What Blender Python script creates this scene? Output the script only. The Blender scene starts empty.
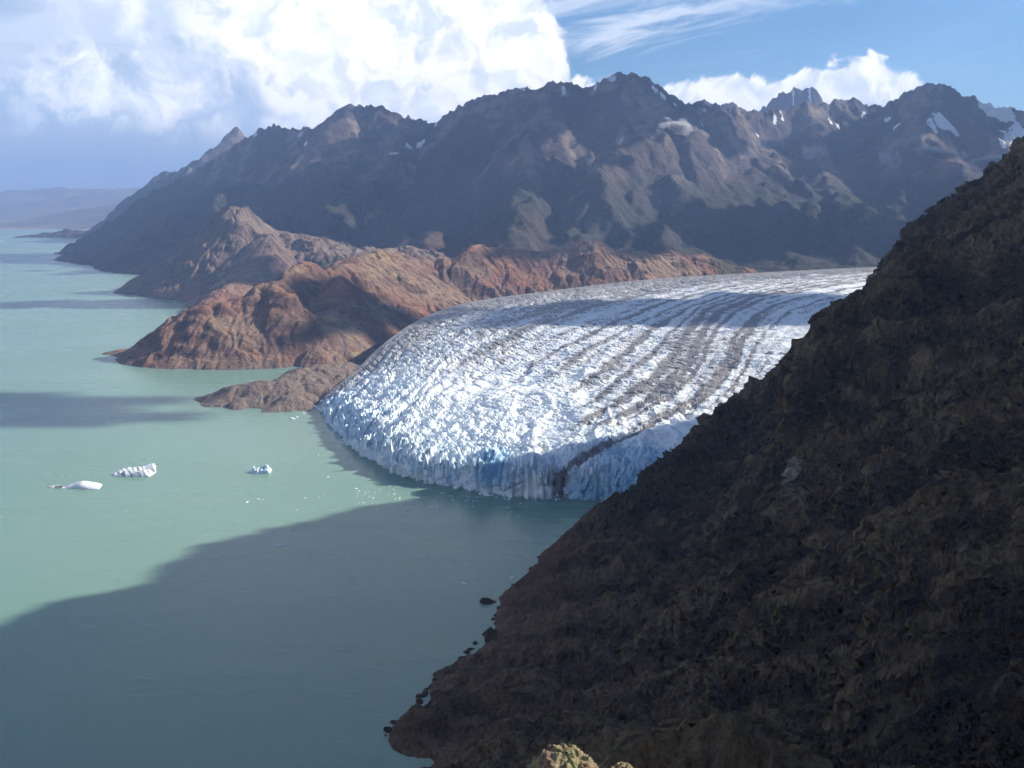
import bpy, math, random
import numpy as np

# ------------------------------------------------------------------ camera, world, sun, exposure
SC = bpy.context.scene
COL = SC.collection
CAM_H = 400.0
F = 1000.0
TH = math.atan(0.184)
R = math.radians
SUN_EL, SUN_AZ = R(28.0), R(13.0)          # azimuth measured from +x (right) towards +y (ahead)

cam_data = bpy.data.cameras.new('camera')
cam = bpy.data.objects.new('camera', cam_data)
COL.objects.link(cam)
cam.location = (0, 0, CAM_H)
cam.rotation_euler = (math.pi / 2 - TH, 0, 0)
cam_data.sensor_width = 36.0
cam_data.lens = F / 1024 * 36.0
cam_data.clip_start = 0.5
cam_data.clip_end = 200000.0
SC.camera = cam

SC.view_settings.view_transform = 'Standard'
SC.view_settings.look = 'None'
SC.view_settings.gamma = 1.0
SC.view_settings.use_curve_mapping = False
SC.view_settings.exposure = 0.90
SC.render.resolution_x, SC.render.resolution_y = 1024, 768
SC.cycles.use_denoising = True
SC.cycles.use_adaptive_sampling = True
SC.cycles.adaptive_threshold = 0.03
SC.cycles.adaptive_min_samples = 12
SC.cycles.volume_bounces = 0
SC.cycles.max_bounces = 5
SC.cycles.diffuse_bounces = 2
SC.cycles.glossy_bounces = 2
SC.cycles.transparent_max_bounces = 8

SUNV = (math.cos(SUN_EL) * math.cos(SUN_AZ), math.cos(SUN_EL) * math.sin(SUN_AZ), math.sin(SUN_EL))


class NT:
    """Small helper that writes node trees."""
    def __init__(self, tree):
        self.t = tree
        tree.nodes.clear()

    def n(self, typ, inputs=None, **props):
        nd = self.t.nodes.new(typ)
        for k, v in props.items():
            setattr(nd, k, v)
        if inputs:
            for k, v in inputs.items():
                self.set(nd.inputs[k], v)
        return nd

    def set(self, sock, v):
        if isinstance(v, bpy.types.NodeSocket):
            self.t.links.new(v, sock)
        elif isinstance(v, bpy.types.Node):
            self.t.links.new(v.outputs[0], sock)
        else:
            sock.default_value = v

    def m(self, op, a, b=None, c=None, clamp=False):
        nd = self.t.nodes.new('ShaderNodeMath')
        nd.operation = op
        nd.use_clamp = clamp
        for i, v in enumerate((a, b, c)):
            if v is not None:
                self.set(nd.inputs[i], v)
        return nd.outputs[0]

    def ss(self, x, a, b):
        nd = self.n('ShaderNodeMapRange', {0: x, 1: a, 2: b, 3: 0.0, 4: 1.0}, interpolation_type='SMOOTHSTEP')
        return nd.outputs[0]

    def mix(self, f, a, b, blend='MIX'):
        nd = self.n('ShaderNodeMix', data_type='RGBA', blend_type=blend)
        self.set(nd.inputs[0], f)
        self.set(nd.inputs[6], a if not isinstance(a, tuple) else (*a, 1.0)[:4])
        self.set(nd.inputs[7], b if not isinstance(b, tuple) else (*b, 1.0)[:4])
        return nd.outputs[2]

    def noise(self, vec, scale, detail=6.0, rough=0.55, dist=0.0, typ='FBM', dim='3D'):
        nd = self.n('ShaderNodeTexNoise', {'Vector': vec, 'Scale': scale, 'Detail': detail, 'Roughness': rough, 'Distortion': dist}, noise_type=typ, noise_dimensions=dim)
        return nd.outputs[0]

    def attr(self, name):
        return self.n('ShaderNodeAttribute', attribute_name=name)

    def xyz(self, x, y, z):
        return self.n('ShaderNodeCombineXYZ', {0: x, 1: y, 2: z}).outputs[0]


def build_world():
    w = bpy.data.worlds.new('World')
    SC.world = w
    w.use_nodes = True
    w.cycles.sampling_method = 'MANUAL'
    w.cycles.sample_map_resolution = 256
    N = NT(w.node_tree)
    sky = N.n('ShaderNodeTexSky', sky_type='NISHITA', sun_disc=False, sun_elevation=SUN_EL,
              sun_rotation=R(90) - SUN_AZ, altitude=400.0, air_density=1.0, dust_density=0.2, ozone_density=3.0)
    tc = N.n('ShaderNodeTexCoord')
    sep = N.n('ShaderNodeSeparateXYZ', {0: tc.outputs['Generated']})
    x, y, z = sep.outputs
    az = N.m('ARCTAN2', x, y)                       # 0 straight ahead, + to the right
    el = N.m('ARCSINE', z)
    A = N.m('MULTIPLY', az, 10.0)                   # -4.7 .. 4.7 in the view
    E = N.m('MULTIPLY', el, 10.0)                   # 0 .. 2
    P = N.xyz(A, E, 0.0)
    # domain warp shared by the cumulus layers
    wz = N.n('ShaderNodeTexNoise', {'Vector': P, 'Scale': 1.6, 'Detail': 4.0, 'Roughness': 0.55}, noise_dimensions='2D')
    wv = N.n('ShaderNodeVectorMath', {0: wz.outputs['Color'], 1: (0.5, 0.5, 0.5)}, operation='SUBTRACT')
    ws = N.n('ShaderNodeVectorMath', {0: wv.outputs[0]}, operation='SCALE')
    ws.inputs['Scale'].default_value = 0.55
    PW = N.n('ShaderNodeVectorMath', {0: P, 1: ws.outputs[0]}, operation='ADD').outputs[0]

    def billow(off, scale):
        v = N.n('ShaderNodeVectorMath', {0: PW, 1: off}, operation='ADD').outputs[0]
        nd = N.n('ShaderNodeTexVoronoi', {'Vector': v, 'Scale': scale, 'Detail': 4.0, 'Roughness': 0.55, 'Lacunarity': 2.1,
                                          'Smoothness': 0.6}, feature='SMOOTH_F1', normalize=True, voronoi_dimensions='2D')
        return N.m('SUBTRACT', 1.0, nd.outputs['Distance'])
    b0 = billow((0, 0, 0), 1.7)
    b1 = billow((-0.10, -0.10, 0), 1.7)              # the same field a step towards the sun
    sh = N.m('SUBTRACT', b0, b1)                     # > 0 on faces turned to the sun
    nz = N.noise(PW, 0.9, 6.0, 0.6, dim='2D')
    nb = N.m('SUBTRACT', b0, 0.62)
    nn = N.m('SUBTRACT', nz, 0.5)

    def curve(src, pts, lo, hi):
        c = N.n('ShaderNodeFloatCurve', {1: N.n('ShaderNodeMapRange', {0: src, 1: lo, 2: hi, 3: 0.0, 4: 1.0}).outputs[0]})
        cm = c.mapping.curves[0]
        for i, (px, py) in enumerate(pts):
            if i < 2:
                cm.points[i].location = (px, py) if i == 0 else (pts[-1])
        for (px, py) in pts[1:-1]:
            cm.points.new(px, py)
        c.mapping.update()
        return c.outputs[0]

    # big cumulus left of centre: right edge as a function of elevation
    edge = curve(E, [(0, 0.62), (0.38, 0.60), (0.55, 0.50), (0.7, 0.42), (1, 0.38)], 0.0, 2.2)   # units of A
    fA = N.m('SUBTRACT', edge, A)
    fA = N.m('ADD', fA, N.m('MULTIPLY', nb, 0.9))
    big = N.ss(fA, -0.02, 0.12)
    fL = N.m('ADD', N.m('ADD', A, 3.1), N.m('ADD', N.m('MULTIPLY', nn, 6.0), N.m('MULTIPLY', nb, 2.5)))
    fL = N.m('ADD', fL, N.m('MULTIPLY', E, 0.25))
    bigL = N.ss(fL, -1.0, 1.4)
    big = N.m('MULTIPLY', big, bigL)
    # low cumulus bank above the right-hand peaks
    top = curve(A, [(0, 0.0), (0.06, 0.57), (0.28, 0.58), (0.36, 0.57), (0.46, 0.60), (0.60, 0.57), (0.72, 0.63), (0.86, 0.62), (0.97, 0.5), (1, 0.0)], 0.2, 3.95)
    top = N.m('SUBTRACT', N.m('MULTIPLY', top, 2.2), 0.17)
    fB = N.m('ADD', N.m('SUBTRACT', top, E), N.m('MULTIPLY', nb, 0.55))
    bank = N.ss(fB, 0.0, 0.07)
    low_sky = N.ss(E, 7.0, 4.5)                      # the cloud field thins out overhead
    big = N.m('MULTIPLY', big, low_sky)
    cum = N.m('MAXIMUM', big, bank)
    # veil on the left
    veil_n = N.noise(N.xyz(N.m('MULTIPLY', A, 0.55), N.m('MULTIPLY', E, 1.4), 3.0), 1.3, 5.0, 0.55, 0.3, dim='2D')
    veilL = N.ss(N.m('ADD', N.m('SUBTRACT', 0.0, A), N.m('MULTIPLY', nn, 3.0)), -0.6, 0.6)
    veil = N.m('MULTIPLY', N.m('ADD', 0.55, N.m('MULTIPLY', N.ss(veil_n, 0.36, 0.58), 0.5), clamp=True), veilL)
    # cirrus on the right
    rot = N.xyz(N.m('MULTIPLY', A, 0.55), N.m('SUBTRACT', N.m('MULTIPLY', E, 3.6), N.m('MULTIPLY', A, 0.55)), 7.0)
    ci_n = N.noise(rot, 0.9, 6.0, 0.6, 0.7, dim='2D')
    ci = N.m('MULTIPLY', N.ss(ci_n, 0.50, 0.80), 0.7)
    cs = N.m('SUBTRACT', E, N.m('ADD', 1.50, N.m('MULTIPLY', N.m('SUBTRACT', A, 0.7), 0.19)))      # one long streak rising to the right
    cs = N.m('ADD', cs, N.m('MULTIPLY', N.m('SUBTRACT', ci_n, 0.5), 0.9))
    cs = N.m('MULTIPLY', N.ss(N.m('ABSOLUTE', cs), 0.22, 0.0), N.m('MULTIPLY', N.ss(A, 0.45, 0.8), N.ss(A, 3.6, 1.2)))
    ci = N.m('MAXIMUM', N.m('MULTIPLY', ci, N.ss(E, 0.95, 1.5)), N.m('MULTIPLY', cs, 0.7))
    # small puffs low on the left
    pf = N.m('ADD', N.m('MULTIPLY', nb, 2.2), N.m('MULTIPLY', nn, 2.0))
    pf = N.m('SUBTRACT', pf, N.m('MULTIPLY', N.m('ABSOLUTE', N.m('SUBTRACT', E, 0.85)), 1.1))
    puff = N.m('MULTIPLY', N.ss(pf, -0.1, 0.35), N.ss(A, -1.6, -2.4))
    # colours (radiance)
    lit = N.ss(sh, -0.13, 0.08)
    deep = N.ss(fA, 0.0, 2.2)
    ccol = N.mix(lit, (0.62, 0.68, 0.80), (1.0, 0.99, 0.97))
    ccol = N.mix(N.m('MULTIPLY', N.ss(nz, 0.46, 0.70), 0.5), ccol, (1.0, 1.0, 1.0))
    cb = N.n('ShaderNodeBackground', {0: ccol, 1: 0.80})
    vb = N.n('ShaderNodeBackground', {0: N.mix(N.ss(E, 0.5, 1.5), (0.48, 0.58, 0.79), (0.66, 0.73, 0.87)), 1: 0.72})
    pb = N.n('ShaderNodeBackground', {0: (0.80, 0.83, 0.90, 1), 1: 0.80})
    rb = N.n('ShaderNodeBackground', {0: (0.36, 0.47, 0.62, 1), 1: 0.72})
    sb = N.n('ShaderNodeBackground', {0: N.mix(1.0, sky.outputs[0], (0.73, 0.945, 1.14), 'MULTIPLY'), 1: 0.060})
    cb2 = N.n('ShaderNodeBackground', {0: (0.85, 0.9, 1.0, 1), 1: 0.70})

    def ms(f, a, b):
        nd = N.n('ShaderNodeMixShader')
        N.set(nd.inputs[0], f)
        N.t.links.new(a.outputs[0], nd.inputs[1])
        N.t.links.new(b.outputs[0], nd.inputs[2])
        return nd
    s = ms(ci, sb, cb2)
    s = ms(N.m('MULTIPLY', N.m('MULTIPLY', veil, 0.85), low_sky), s, vb)
    # rain-blue murk near the horizon on the left
    murk = N.m('MULTIPLY', N.ss(N.m('ADD', E, N.m('MULTIPLY', nn, 0.4)), 0.80, 0.40), N.ss(A, -1.9, -3.2))
    s = ms(N.m('MULTIPLY', puff, 0.5), s, pb)
    s = ms(cum, s, cb)
    s = ms(N.m('MULTIPLY', murk, 0.9), s, rb)
    out = N.n('ShaderNodeOutputWorld')
    N.t.links.new(s.outputs[0], out.inputs[0])


build_world()

sun_data = bpy.data.lights.new('sun', 'SUN')
sun_data.energy = 5.0
sun_data.angle = R(0.53)
sun_data.color = (1.0, 0.92, 0.80)
sun = bpy.data.objects.new('sun', sun_data)
COL.objects.link(sun)
sun.rotation_euler = (math.pi / 2 - SUN_EL, 0, math.pi / 2 + SUN_AZ)

# ------------------------------------------------------------------ helpers
CT, ST = math.cos(TH), math.sin(TH)


def ray(px, py):
    """Direction through the picture point, scaled so that it goes 1 m ahead (dy = 1)."""
    X = (px - 512) / F
    Y = -(py - 384) / F
    dy = CT + Y * ST
    return X / dy, (-ST + Y * CT) / dy


def at(px, py, D):
    u, w = ray(px, py)
    return np.array((u * D, D, CAM_H + w * D))


def at_z(px, py, z):
    u, w = ray(px, py)
    D = (z - CAM_H) / w
    return np.array((u * D, D, z))


def _hash(ix, iy, iz, seed):
    with np.errstate(over='ignore'):
        h = (ix.astype(np.uint32) * np.uint32(374761393) + iy.astype(np.uint32) * np.uint32(668265263)
             + iz.astype(np.uint32) * np.uint32(2147483647) + np.uint32(seed * 974711 + 13))
        h = (h ^ (h >> np.uint32(13))) * np.uint32(1274126177)
        h = (h ^ (h >> np.uint32(16))) * np.uint32(2246822519)
        h = h ^ (h >> np.uint32(15))
    return h


def perlin2(x, y, seed=0):
    xi, yi = np.floor(x).astype(np.int64), np.floor(y).astype(np.int64)
    xf, yf = x - xi, y - yi
    u = xf * xf * xf * (xf * (xf * 6 - 15) + 10)
    v = yf * yf * yf * (yf * (yf * 6 - 15) + 10)
    zz = np.zeros_like(xi)

    def g(ax, ay, fx, fy):
        a = _hash(ax, ay, zz, seed).astype(np.float64) * (2 * math.pi / 4294967296.0)
        return np.cos(a) * fx + np.sin(a) * fy
    n00, n10 = g(xi, yi, xf, yf), g(xi + 1, yi, xf - 1, yf)
    n01, n11 = g(xi, yi + 1, xf, yf - 1), g(xi + 1, yi + 1, xf - 1, yf - 1)
    a, b = n00 + u * (n10 - n00), n01 + u * (n11 - n01)
    return (a + v * (b - a)) * 1.5


def voronoi3(x, y, z, seed=0):
    xi, yi, zi = (np.floor(q).astype(np.int64) for q in (x, y, z))
    f1 = np.full(x.shape, 9.0); f2 = f1.copy(); idn = np.zeros(x.shape)
    for dx in (-1, 0, 1):
        for dy in (-1, 0, 1):
            for dz in (-1, 0, 1):
                h = _hash(xi + dx, yi + dy, zi + dz, seed)
                h1 = (h & np.uint32(1023)).astype(float) / 1023; h2 = ((h >> np.uint32(10)) & np.uint32(1023)).astype(float) / 1023
                h3 = ((h >> np.uint32(20)) & np.uint32(1023)).astype(float) / 1023
                d = np.sqrt((xi + dx + h1 - x) ** 2 + (yi + dy + h2 - y) ** 2 + (zi + dz + h3 - z) ** 2)
                near = d < f1
                f2 = np.where(near, f1, np.minimum(f2, d)); idn = np.where(near, (h1 * 5.3 + h2 * 3.1 + h3) % 1.0, idn)
                f1 = np.where(near, d, f1)
    return f1, f2, idn


def vnoise3(x, y, z, seed=0):
    xi, yi, zi = (np.floor(q).astype(np.int64) for q in (x, y, z))
    xf, yf, zf = x - xi, y - yi, z - zi
    u, v, w = (q * q * (3 - 2 * q) for q in (xf, yf, zf))

    def g(ax, ay, az):
        return _hash(ax, ay, az, seed).astype(np.float64) * (2 / 4294967296.0) - 1
    def lerp(a, b, t): return a + (b - a) * t
    return lerp(lerp(lerp(g(xi, yi, zi), g(xi + 1, yi, zi), u), lerp(g(xi, yi + 1, zi), g(xi + 1, yi + 1, zi), u), v),
                lerp(lerp(g(xi, yi, zi + 1), g(xi + 1, yi, zi + 1), u), lerp(g(xi, yi + 1, zi + 1), g(xi + 1, yi + 1, zi + 1), u), v), w)


def fbm(x, y, seed=0, octv=5, rough=0.5, lac=2.03):
    s, a, tot = 0, 1.0, 0
    for i in range(octv):
        s = s + a * perlin2(x, y, seed + i * 17)
        tot += a
        a *= rough
        x, y = x * lac + 3.1, y * lac - 1.7
    return s / tot


def ridged(x, y, seed=0, octv=5, rough=0.5, lac=2.07):
    s, a, tot, w = 0, 1.0, 0, 1.0
    for i in range(octv):
        n = 1 - np.abs(perlin2(x, y, seed + i * 17))
        n = n * n * w
        w = np.clip(n * 1.6, 0, 1)
        s = s + a * n
        tot += a
        a *= rough
        x, y = x * lac + 5.3, y * lac + 2.9
    return s / tot


def sstep(x, a, b):
    t = np.clip((x - a) / (b - a), 0, 1)
    return t * t * (3 - 2 * t)


def voronoi(x, y, seed=0):
    """F1, F2, id hash (0..1) and offset to the nearest point, over a jittered grid."""
    xi, yi = np.floor(x).astype(np.int64), np.floor(y).astype(np.int64)
    f1 = np.full(x.shape, 9.0); f2 = np.full(x.shape, 9.0)
    idn = np.zeros(x.shape); ox = np.zeros(x.shape); oy = np.zeros(x.shape)
    for dx in (-1, 0, 1):
        for dy in (-1, 0, 1):
            cx, cy = xi + dx, yi + dy
            zz = np.zeros_like(cx)
            h1 = _hash(cx, cy, zz, seed).astype(np.float64) / 4294967296.0
            h2 = _hash(cx, cy, zz + 1, seed).astype(np.float64) / 4294967296.0
            px, py = cx + 0.1 + 0.8 * h1, cy + 0.1 + 0.8 * h2
            d = np.hypot(px - x, py - y)
            near = d < f1
            f2 = np.where(near, f1, np.minimum(f2, d))
            idn = np.where(near, (h1 * 7.13 + h2 * 3.77) % 1.0, idn)
            ox = np.where(near, x - px, ox); oy = np.where(near, y - py, oy)
            f1 = np.where(near, d, f1)
    return f1, f2, idn, ox, oy


def make_mesh(name, V, Fq, attrs=None, smooth=True):
    me = bpy.data.meshes.new(name)
    V = np.ascontiguousarray(V, dtype=np.float32).reshape(-1, 3)
    Fq = np.ascontiguousarray(Fq, dtype=np.int32)
    k = Fq.shape[1]
    me.vertices.add(len(V))
    me.vertices.foreach_set('co', V.ravel())
    me.loops.add(Fq.size)
    me.loops.foreach_set('vertex_index', Fq.ravel())
    me.polygons.add(len(Fq))
    me.polygons.foreach_set('loop_start', np.arange(0, Fq.size, k, dtype=np.int32))
    me.polygons.foreach_set('use_smooth', np.full(len(Fq), smooth, dtype=bool))
    me.update(calc_edges=True)
    for an, av in (attrs or {}).items():
        a = me.attributes.new(an, 'FLOAT', 'POINT')
        a.data.foreach_set('value', np.ascontiguousarray(av, dtype=np.float32).ravel())
    return me


def grid_faces(ny, nx, keep=None):
    i = np.arange(ny * nx).reshape(ny, nx)
    q = np.stack([i[:-1, :-1], i[:-1, 1:], i[1:, 1:], i[1:, :-1]], -1).reshape(-1, 4)
    if keep is not None:
        kk = keep[:-1, :-1] | keep[:-1, 1:] | keep[1:, 1:] | keep[1:, :-1]
        q = q[kk.ravel()]
    return q


def compact(V, Fq, attrs):
    used = np.zeros(len(V), bool); used[Fq.ravel()] = True
    mp = np.cumsum(used) - 1
    return V[used], mp[Fq], {k: v.ravel()[used] for k, v in attrs.items()}


def link(name, me, mat=None, parent=None):
    o = bpy.data.objects.new(name, me)
    COL.objects.link(o)
    if mat:
        me.materials.append(mat)
    if parent:
        o.parent = parent
    return o


def tag(o, label=None, cat=None, group=None, kind=None):
    for k, v in (('label', label), ('category', cat), ('group', group), ('kind', kind)):
        if v:
            o[k] = v
    return o


def catmull(pts, n):
    """Resample a polyline of k-D points to n points along a smooth curve, even in arc length."""
    P = np.asarray(pts, float)
    P = np.vstack([2 * P[0] - P[1], P, 2 * P[-1] - P[-2]])
    out = []
    for i in range(1, len(P) - 2):
        t = np.linspace(0, 1, 24, endpoint=False)[:, None]
        a, b, c, d = P[i - 1], P[i], P[i + 1], P[i + 2]
        out.append(0.5 * (2 * b + (c - a) * t + (2 * a - 5 * b + 4 * c - d) * t ** 2 + (3 * b - a - 3 * c + d) * t ** 3))
    out.append(P[-2][None])
    Q = np.vstack(out)
    L = np.concatenate([[0], np.cumsum(np.linalg.norm(np.diff(Q[:, :2], axis=0), axis=1))])
    tt = np.linspace(0, L[-1], n)
    return np.stack([np.interp(tt, L, Q[:, k]) for k in range(Q.shape[1])], 1)


def ridge_height(X, Y, ridges, h0):
    """Highest of h0 and the roofs that slope down from the ridge polylines. ridge = (points Nx3, steep, gentle, radius)."""
    H = h0.copy()
    for pts, k1, k2, rad in ridges:
        for a, b in zip(pts[:-1], pts[1:]):
            d = b[:2] - a[:2]
            L2 = max(d @ d, 1e-6)
            t = np.clip(((X - a[0]) * d[0] + (Y - a[1]) * d[1]) / L2, 0, 1)
            dist = np.hypot(X - a[0] - t * d[0], Y - a[1] - t * d[1])
            zz = a[2] + t * (b[2] - a[2])
            dd = np.sqrt(dist * dist + rad * rad) - rad
            drop = k2 * dd + (k1 - k2) * 350 * (1 - np.exp(-dd / 350))
            np.maximum(H, zz - drop, out=H)
    return H


def erode(H, cell, n_drops, steps, seed, rate=0.3, batches=3):
    """Rain-drop erosion on a regular height grid."""
    rng = np.random.default_rng(seed)
    ny, nx = H.shape
    for _ in range(batches):
        px = rng.uniform(1, nx - 3, n_drops); py = rng.uniform(1, ny - 3, n_drops)
        dx = np.zeros(n_drops); dy = np.zeros(n_drops); sed = np.zeros(n_drops)
        wat = np.ones(n_drops); vel = np.ones(n_drops)
        for _s in range(steps):
            ix, iy = px.astype(int), py.astype(int)
            fx, fy = px - ix, py - iy
            k = iy * nx + ix
            Hf = H.ravel()
            h00, h10, h01, h11 = Hf[k], Hf[k + 1], Hf[k + nx], Hf[k + nx + 1]
            gx = (h10 - h00) * (1 - fy) + (h11 - h01) * fy
            gy = (h01 - h00) * (1 - fx) + (h11 - h10) * fx
            h = h00 * (1 - fx) * (1 - fy) + h10 * fx * (1 - fy) + h01 * (1 - fx) * fy + h11 * fx * fy
            dx = dx * 0.25 - gx * 0.75; dy = dy * 0.25 - gy * 0.75
            ln = np.hypot(dx, dy) + 1e-9
            dx /= ln; dy /= ln
            nx_, ny_ = np.clip(px + dx, 1, nx - 3), np.clip(py + dy, 1, ny - 3)
            jx, jy = nx_.astype(int), ny_.astype(int)
            ex, ey = nx_ - jx, ny_ - jy
            k2 = jy * nx + jx
            h2 = Hf[k2] * (1 - ex) * (1 - ey) + Hf[k2 + 1] * ex * (1 - ey) + Hf[k2 + nx] * (1 - ex) * ey + Hf[k2 + nx + 1] * ex * ey
            dh = h2 - h
            cap = np.maximum(-dh, 0.01 * cell) * vel * wat * 4.0
            dep = np.where(dh > 0, np.minimum(dh, sed), np.where(sed > cap, (sed - cap) * 0.25, 0))
            ero = np.where((dh <= 0) & (sed < cap), np.minimum((cap - sed) * rate, -dh), 0)
            delta = dep - ero
            sed = sed - delta
            dm = np.zeros(ny * nx)
            for kk, wt in ((k, (1 - fx) * (1 - fy)), (k + 1, fx * (1 - fy)), (k + nx, (1 - fx) * fy), (k + nx + 1, fx * fy)):
                dm += np.bincount(kk, weights=delta * wt, minlength=ny * nx)
            H += np.clip(dm, -0.035 * cell, 0.01 * cell).reshape(ny, nx)
            vel = np.sqrt(np.clip(vel * vel - dh / cell * 4.0, 0.05, 9))
            wat *= 0.975
            px, py = nx_, ny_
    return H


def blur(H, r=1):
    for _ in range(r):
        P = np.pad(H, 1, mode='edge')
        H = (P[:-2, 1:-1] + P[2:, 1:-1] + P[1:-1, :-2] + P[1:-1, 2:] + 4 * P[1:-1, 1:-1]) / 8
    return H


def upsample(H):
    """Double the resolution of a grid, smooth."""
    ny, nx = H.shape
    xs = np.arange(2 * nx - 1) / 2
    A = np.empty((ny, 2 * nx - 1)); A[:, ::2] = H; A[:, 1::2] = (H[:, :-1] + H[:, 1:]) / 2
    B = np.empty((2 * ny - 1, 2 * nx - 1)); B[::2] = A; B[1::2] = (A[:-1] + A[1:]) / 2
    return blur(B, 1)


def rp(lst):
    return np.array([at(*p) for p in lst])


# ------------------------------------------------------------------ materials
def new_mat(name):
    m = bpy.data.materials.new(name)
    m.use_nodes = True
    return m, NT(m.node_tree)


def finish(N, col, rough=0.9, spec=0.25, bump=None, bstr=0.5, bdist=1.0):
    p = N.n('ShaderNodeBsdfPrincipled', {'Roughness': rough, 'Specular IOR Level': spec})
    N.set(p.inputs['Base Color'], col if not isinstance(col, tuple) else (*col, 1.0)[:4])
    if bump is not None:
        b = N.n('ShaderNodeBump', {'Strength': bstr, 'Distance': bdist, 'Height': bump})
        N.t.links.new(b.outputs[0], p.inputs['Normal'])
    o = N.n('ShaderNodeOutputMaterial')
    N.t.links.new(p.outputs[0], o.inputs[0])
    return p


def mat_range():
    m, N = new_mat('mountain_rock')
    pos = N.n('ShaderNodeNewGeometry').outputs['Position']
    n1 = N.noise(pos, 0.0016, 8, 0.6)
    n2 = N.noise(pos, 0.011, 8, 0.65, 0.5)
    n3 = N.noise(pos, 0.045, 6, 0.7)
    green = N.attr('green').outputs['Fac']
    red = N.attr('red').outputs['Fac']
    snow = N.attr('snow').outputs['Fac']
    scree = N.attr('scree').outputs['Fac']
    c = N.mix(N.ss(n1, 0.35, 0.65), (0.058, 0.050, 0.055), (0.084, 0.068, 0.068))
    c = N.mix(N.ss(n2, 0.45, 0.7), c, (0.098, 0.080, 0.072))
    c = N.mix(N.m('MULTIPLY', scree, N.ss(n2, 0.3, 0.6)), c, (0.23, 0.18, 0.14))
    c = N.mix(N.m('MULTIPLY', N.ss(N.m('ADD', green, N.m('MULTIPLY', N.m('SUBTRACT', n2, 0.5), 1.3)), 0.35, 0.7), 0.85), c, (0.046, 0.050, 0.040))
    c = N.mix(N.m('MULTIPLY', red, N.ss(n2, 0.3, 0.65)), c, (0.20, 0.10, 0.065))
    c = N.mix(N.m('MULTIPLY', N.ss(n3, 0.55, 0.75), 0.35), c, (0.22, 0.18, 0.15))
    c = N.mix(N.ss(N.m('ADD', snow, N.m('MULTIPLY', N.m('SUBTRACT', n3, 0.5), 0.9)), 0.45, 0.55), c, (0.82, 0.84, 0.88))
    h = N.m('ADD', N.m('MULTIPLY', n2, 1.0), N.m('MULTIPLY', n3, 0.5))
    finish(N, c, 0.95, 0.15, h, 0.9, 40.0)
    return m


def mat_foot():
    m, N = new_mat('red_brown_rock')
    pos = N.n('ShaderNodeNewGeometry').outputs['Position']
    n1 = N.noise(pos, 0.004, 7, 0.6, 0.6)
    n2 = N.noise(pos, 0.02, 8, 0.65, 0.5)
    n3 = N.noise(pos, 0.10, 6, 0.7)
    green = N.attr('green').outputs['Fac']
    grey = N.attr('grey').outputs['Fac']
    wet = N.attr('wet').outputs['Fac']
    steep = N.attr('steep').outputs['Fac']
    c = N.mix(N.ss(n1, 0.38, 0.62), (0.235, 0.112, 0.074), (0.265, 0.188, 0.130))
    c = N.mix(N.m('MULTIPLY', N.ss(n2, 0.52, 0.68), 0.8), c, (0.35, 0.215, 0.125))
    c = N.mix(N.m('MULTIPLY', N.ss(n1, 0.58, 0.68), N.ss(n2, 0.45, 0.6)), c, (0.42, 0.30, 0.14))
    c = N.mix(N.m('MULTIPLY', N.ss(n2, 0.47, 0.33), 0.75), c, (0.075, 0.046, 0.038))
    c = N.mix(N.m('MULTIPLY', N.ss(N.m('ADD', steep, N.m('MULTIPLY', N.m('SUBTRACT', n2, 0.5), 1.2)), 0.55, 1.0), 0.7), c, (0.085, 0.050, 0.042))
    c = N.mix(N.m('MULTIPLY', N.ss(n3, 0.56, 0.72), 0.5), c, (0.40, 0.28, 0.185))
    c = N.mix(N.m('MULTIPLY', grey, 0.8), c, N.mix(n2, (0.13, 0.10, 0.085), (0.25, 0.205, 0.17)))
    c = N.mix(N.m('MULTIPLY', N.ss(N.m('ADD', green, N.m('MULTIPLY', N.m('SUBTRACT', n2, 0.5), 1.6)), 0.4, 0.65), 0.85), c, (0.060, 0.062, 0.036))
    c = N.mix(wet, c, (0.17, 0.14, 0.12))
    h = N.m('ADD', N.m('MULTIPLY', n2, 1.0), N.m('MULTIPLY', n3, 0.35))
    finish(N, c, 0.92, 0.2, h, 1.0, 14.0)
    return m


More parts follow.
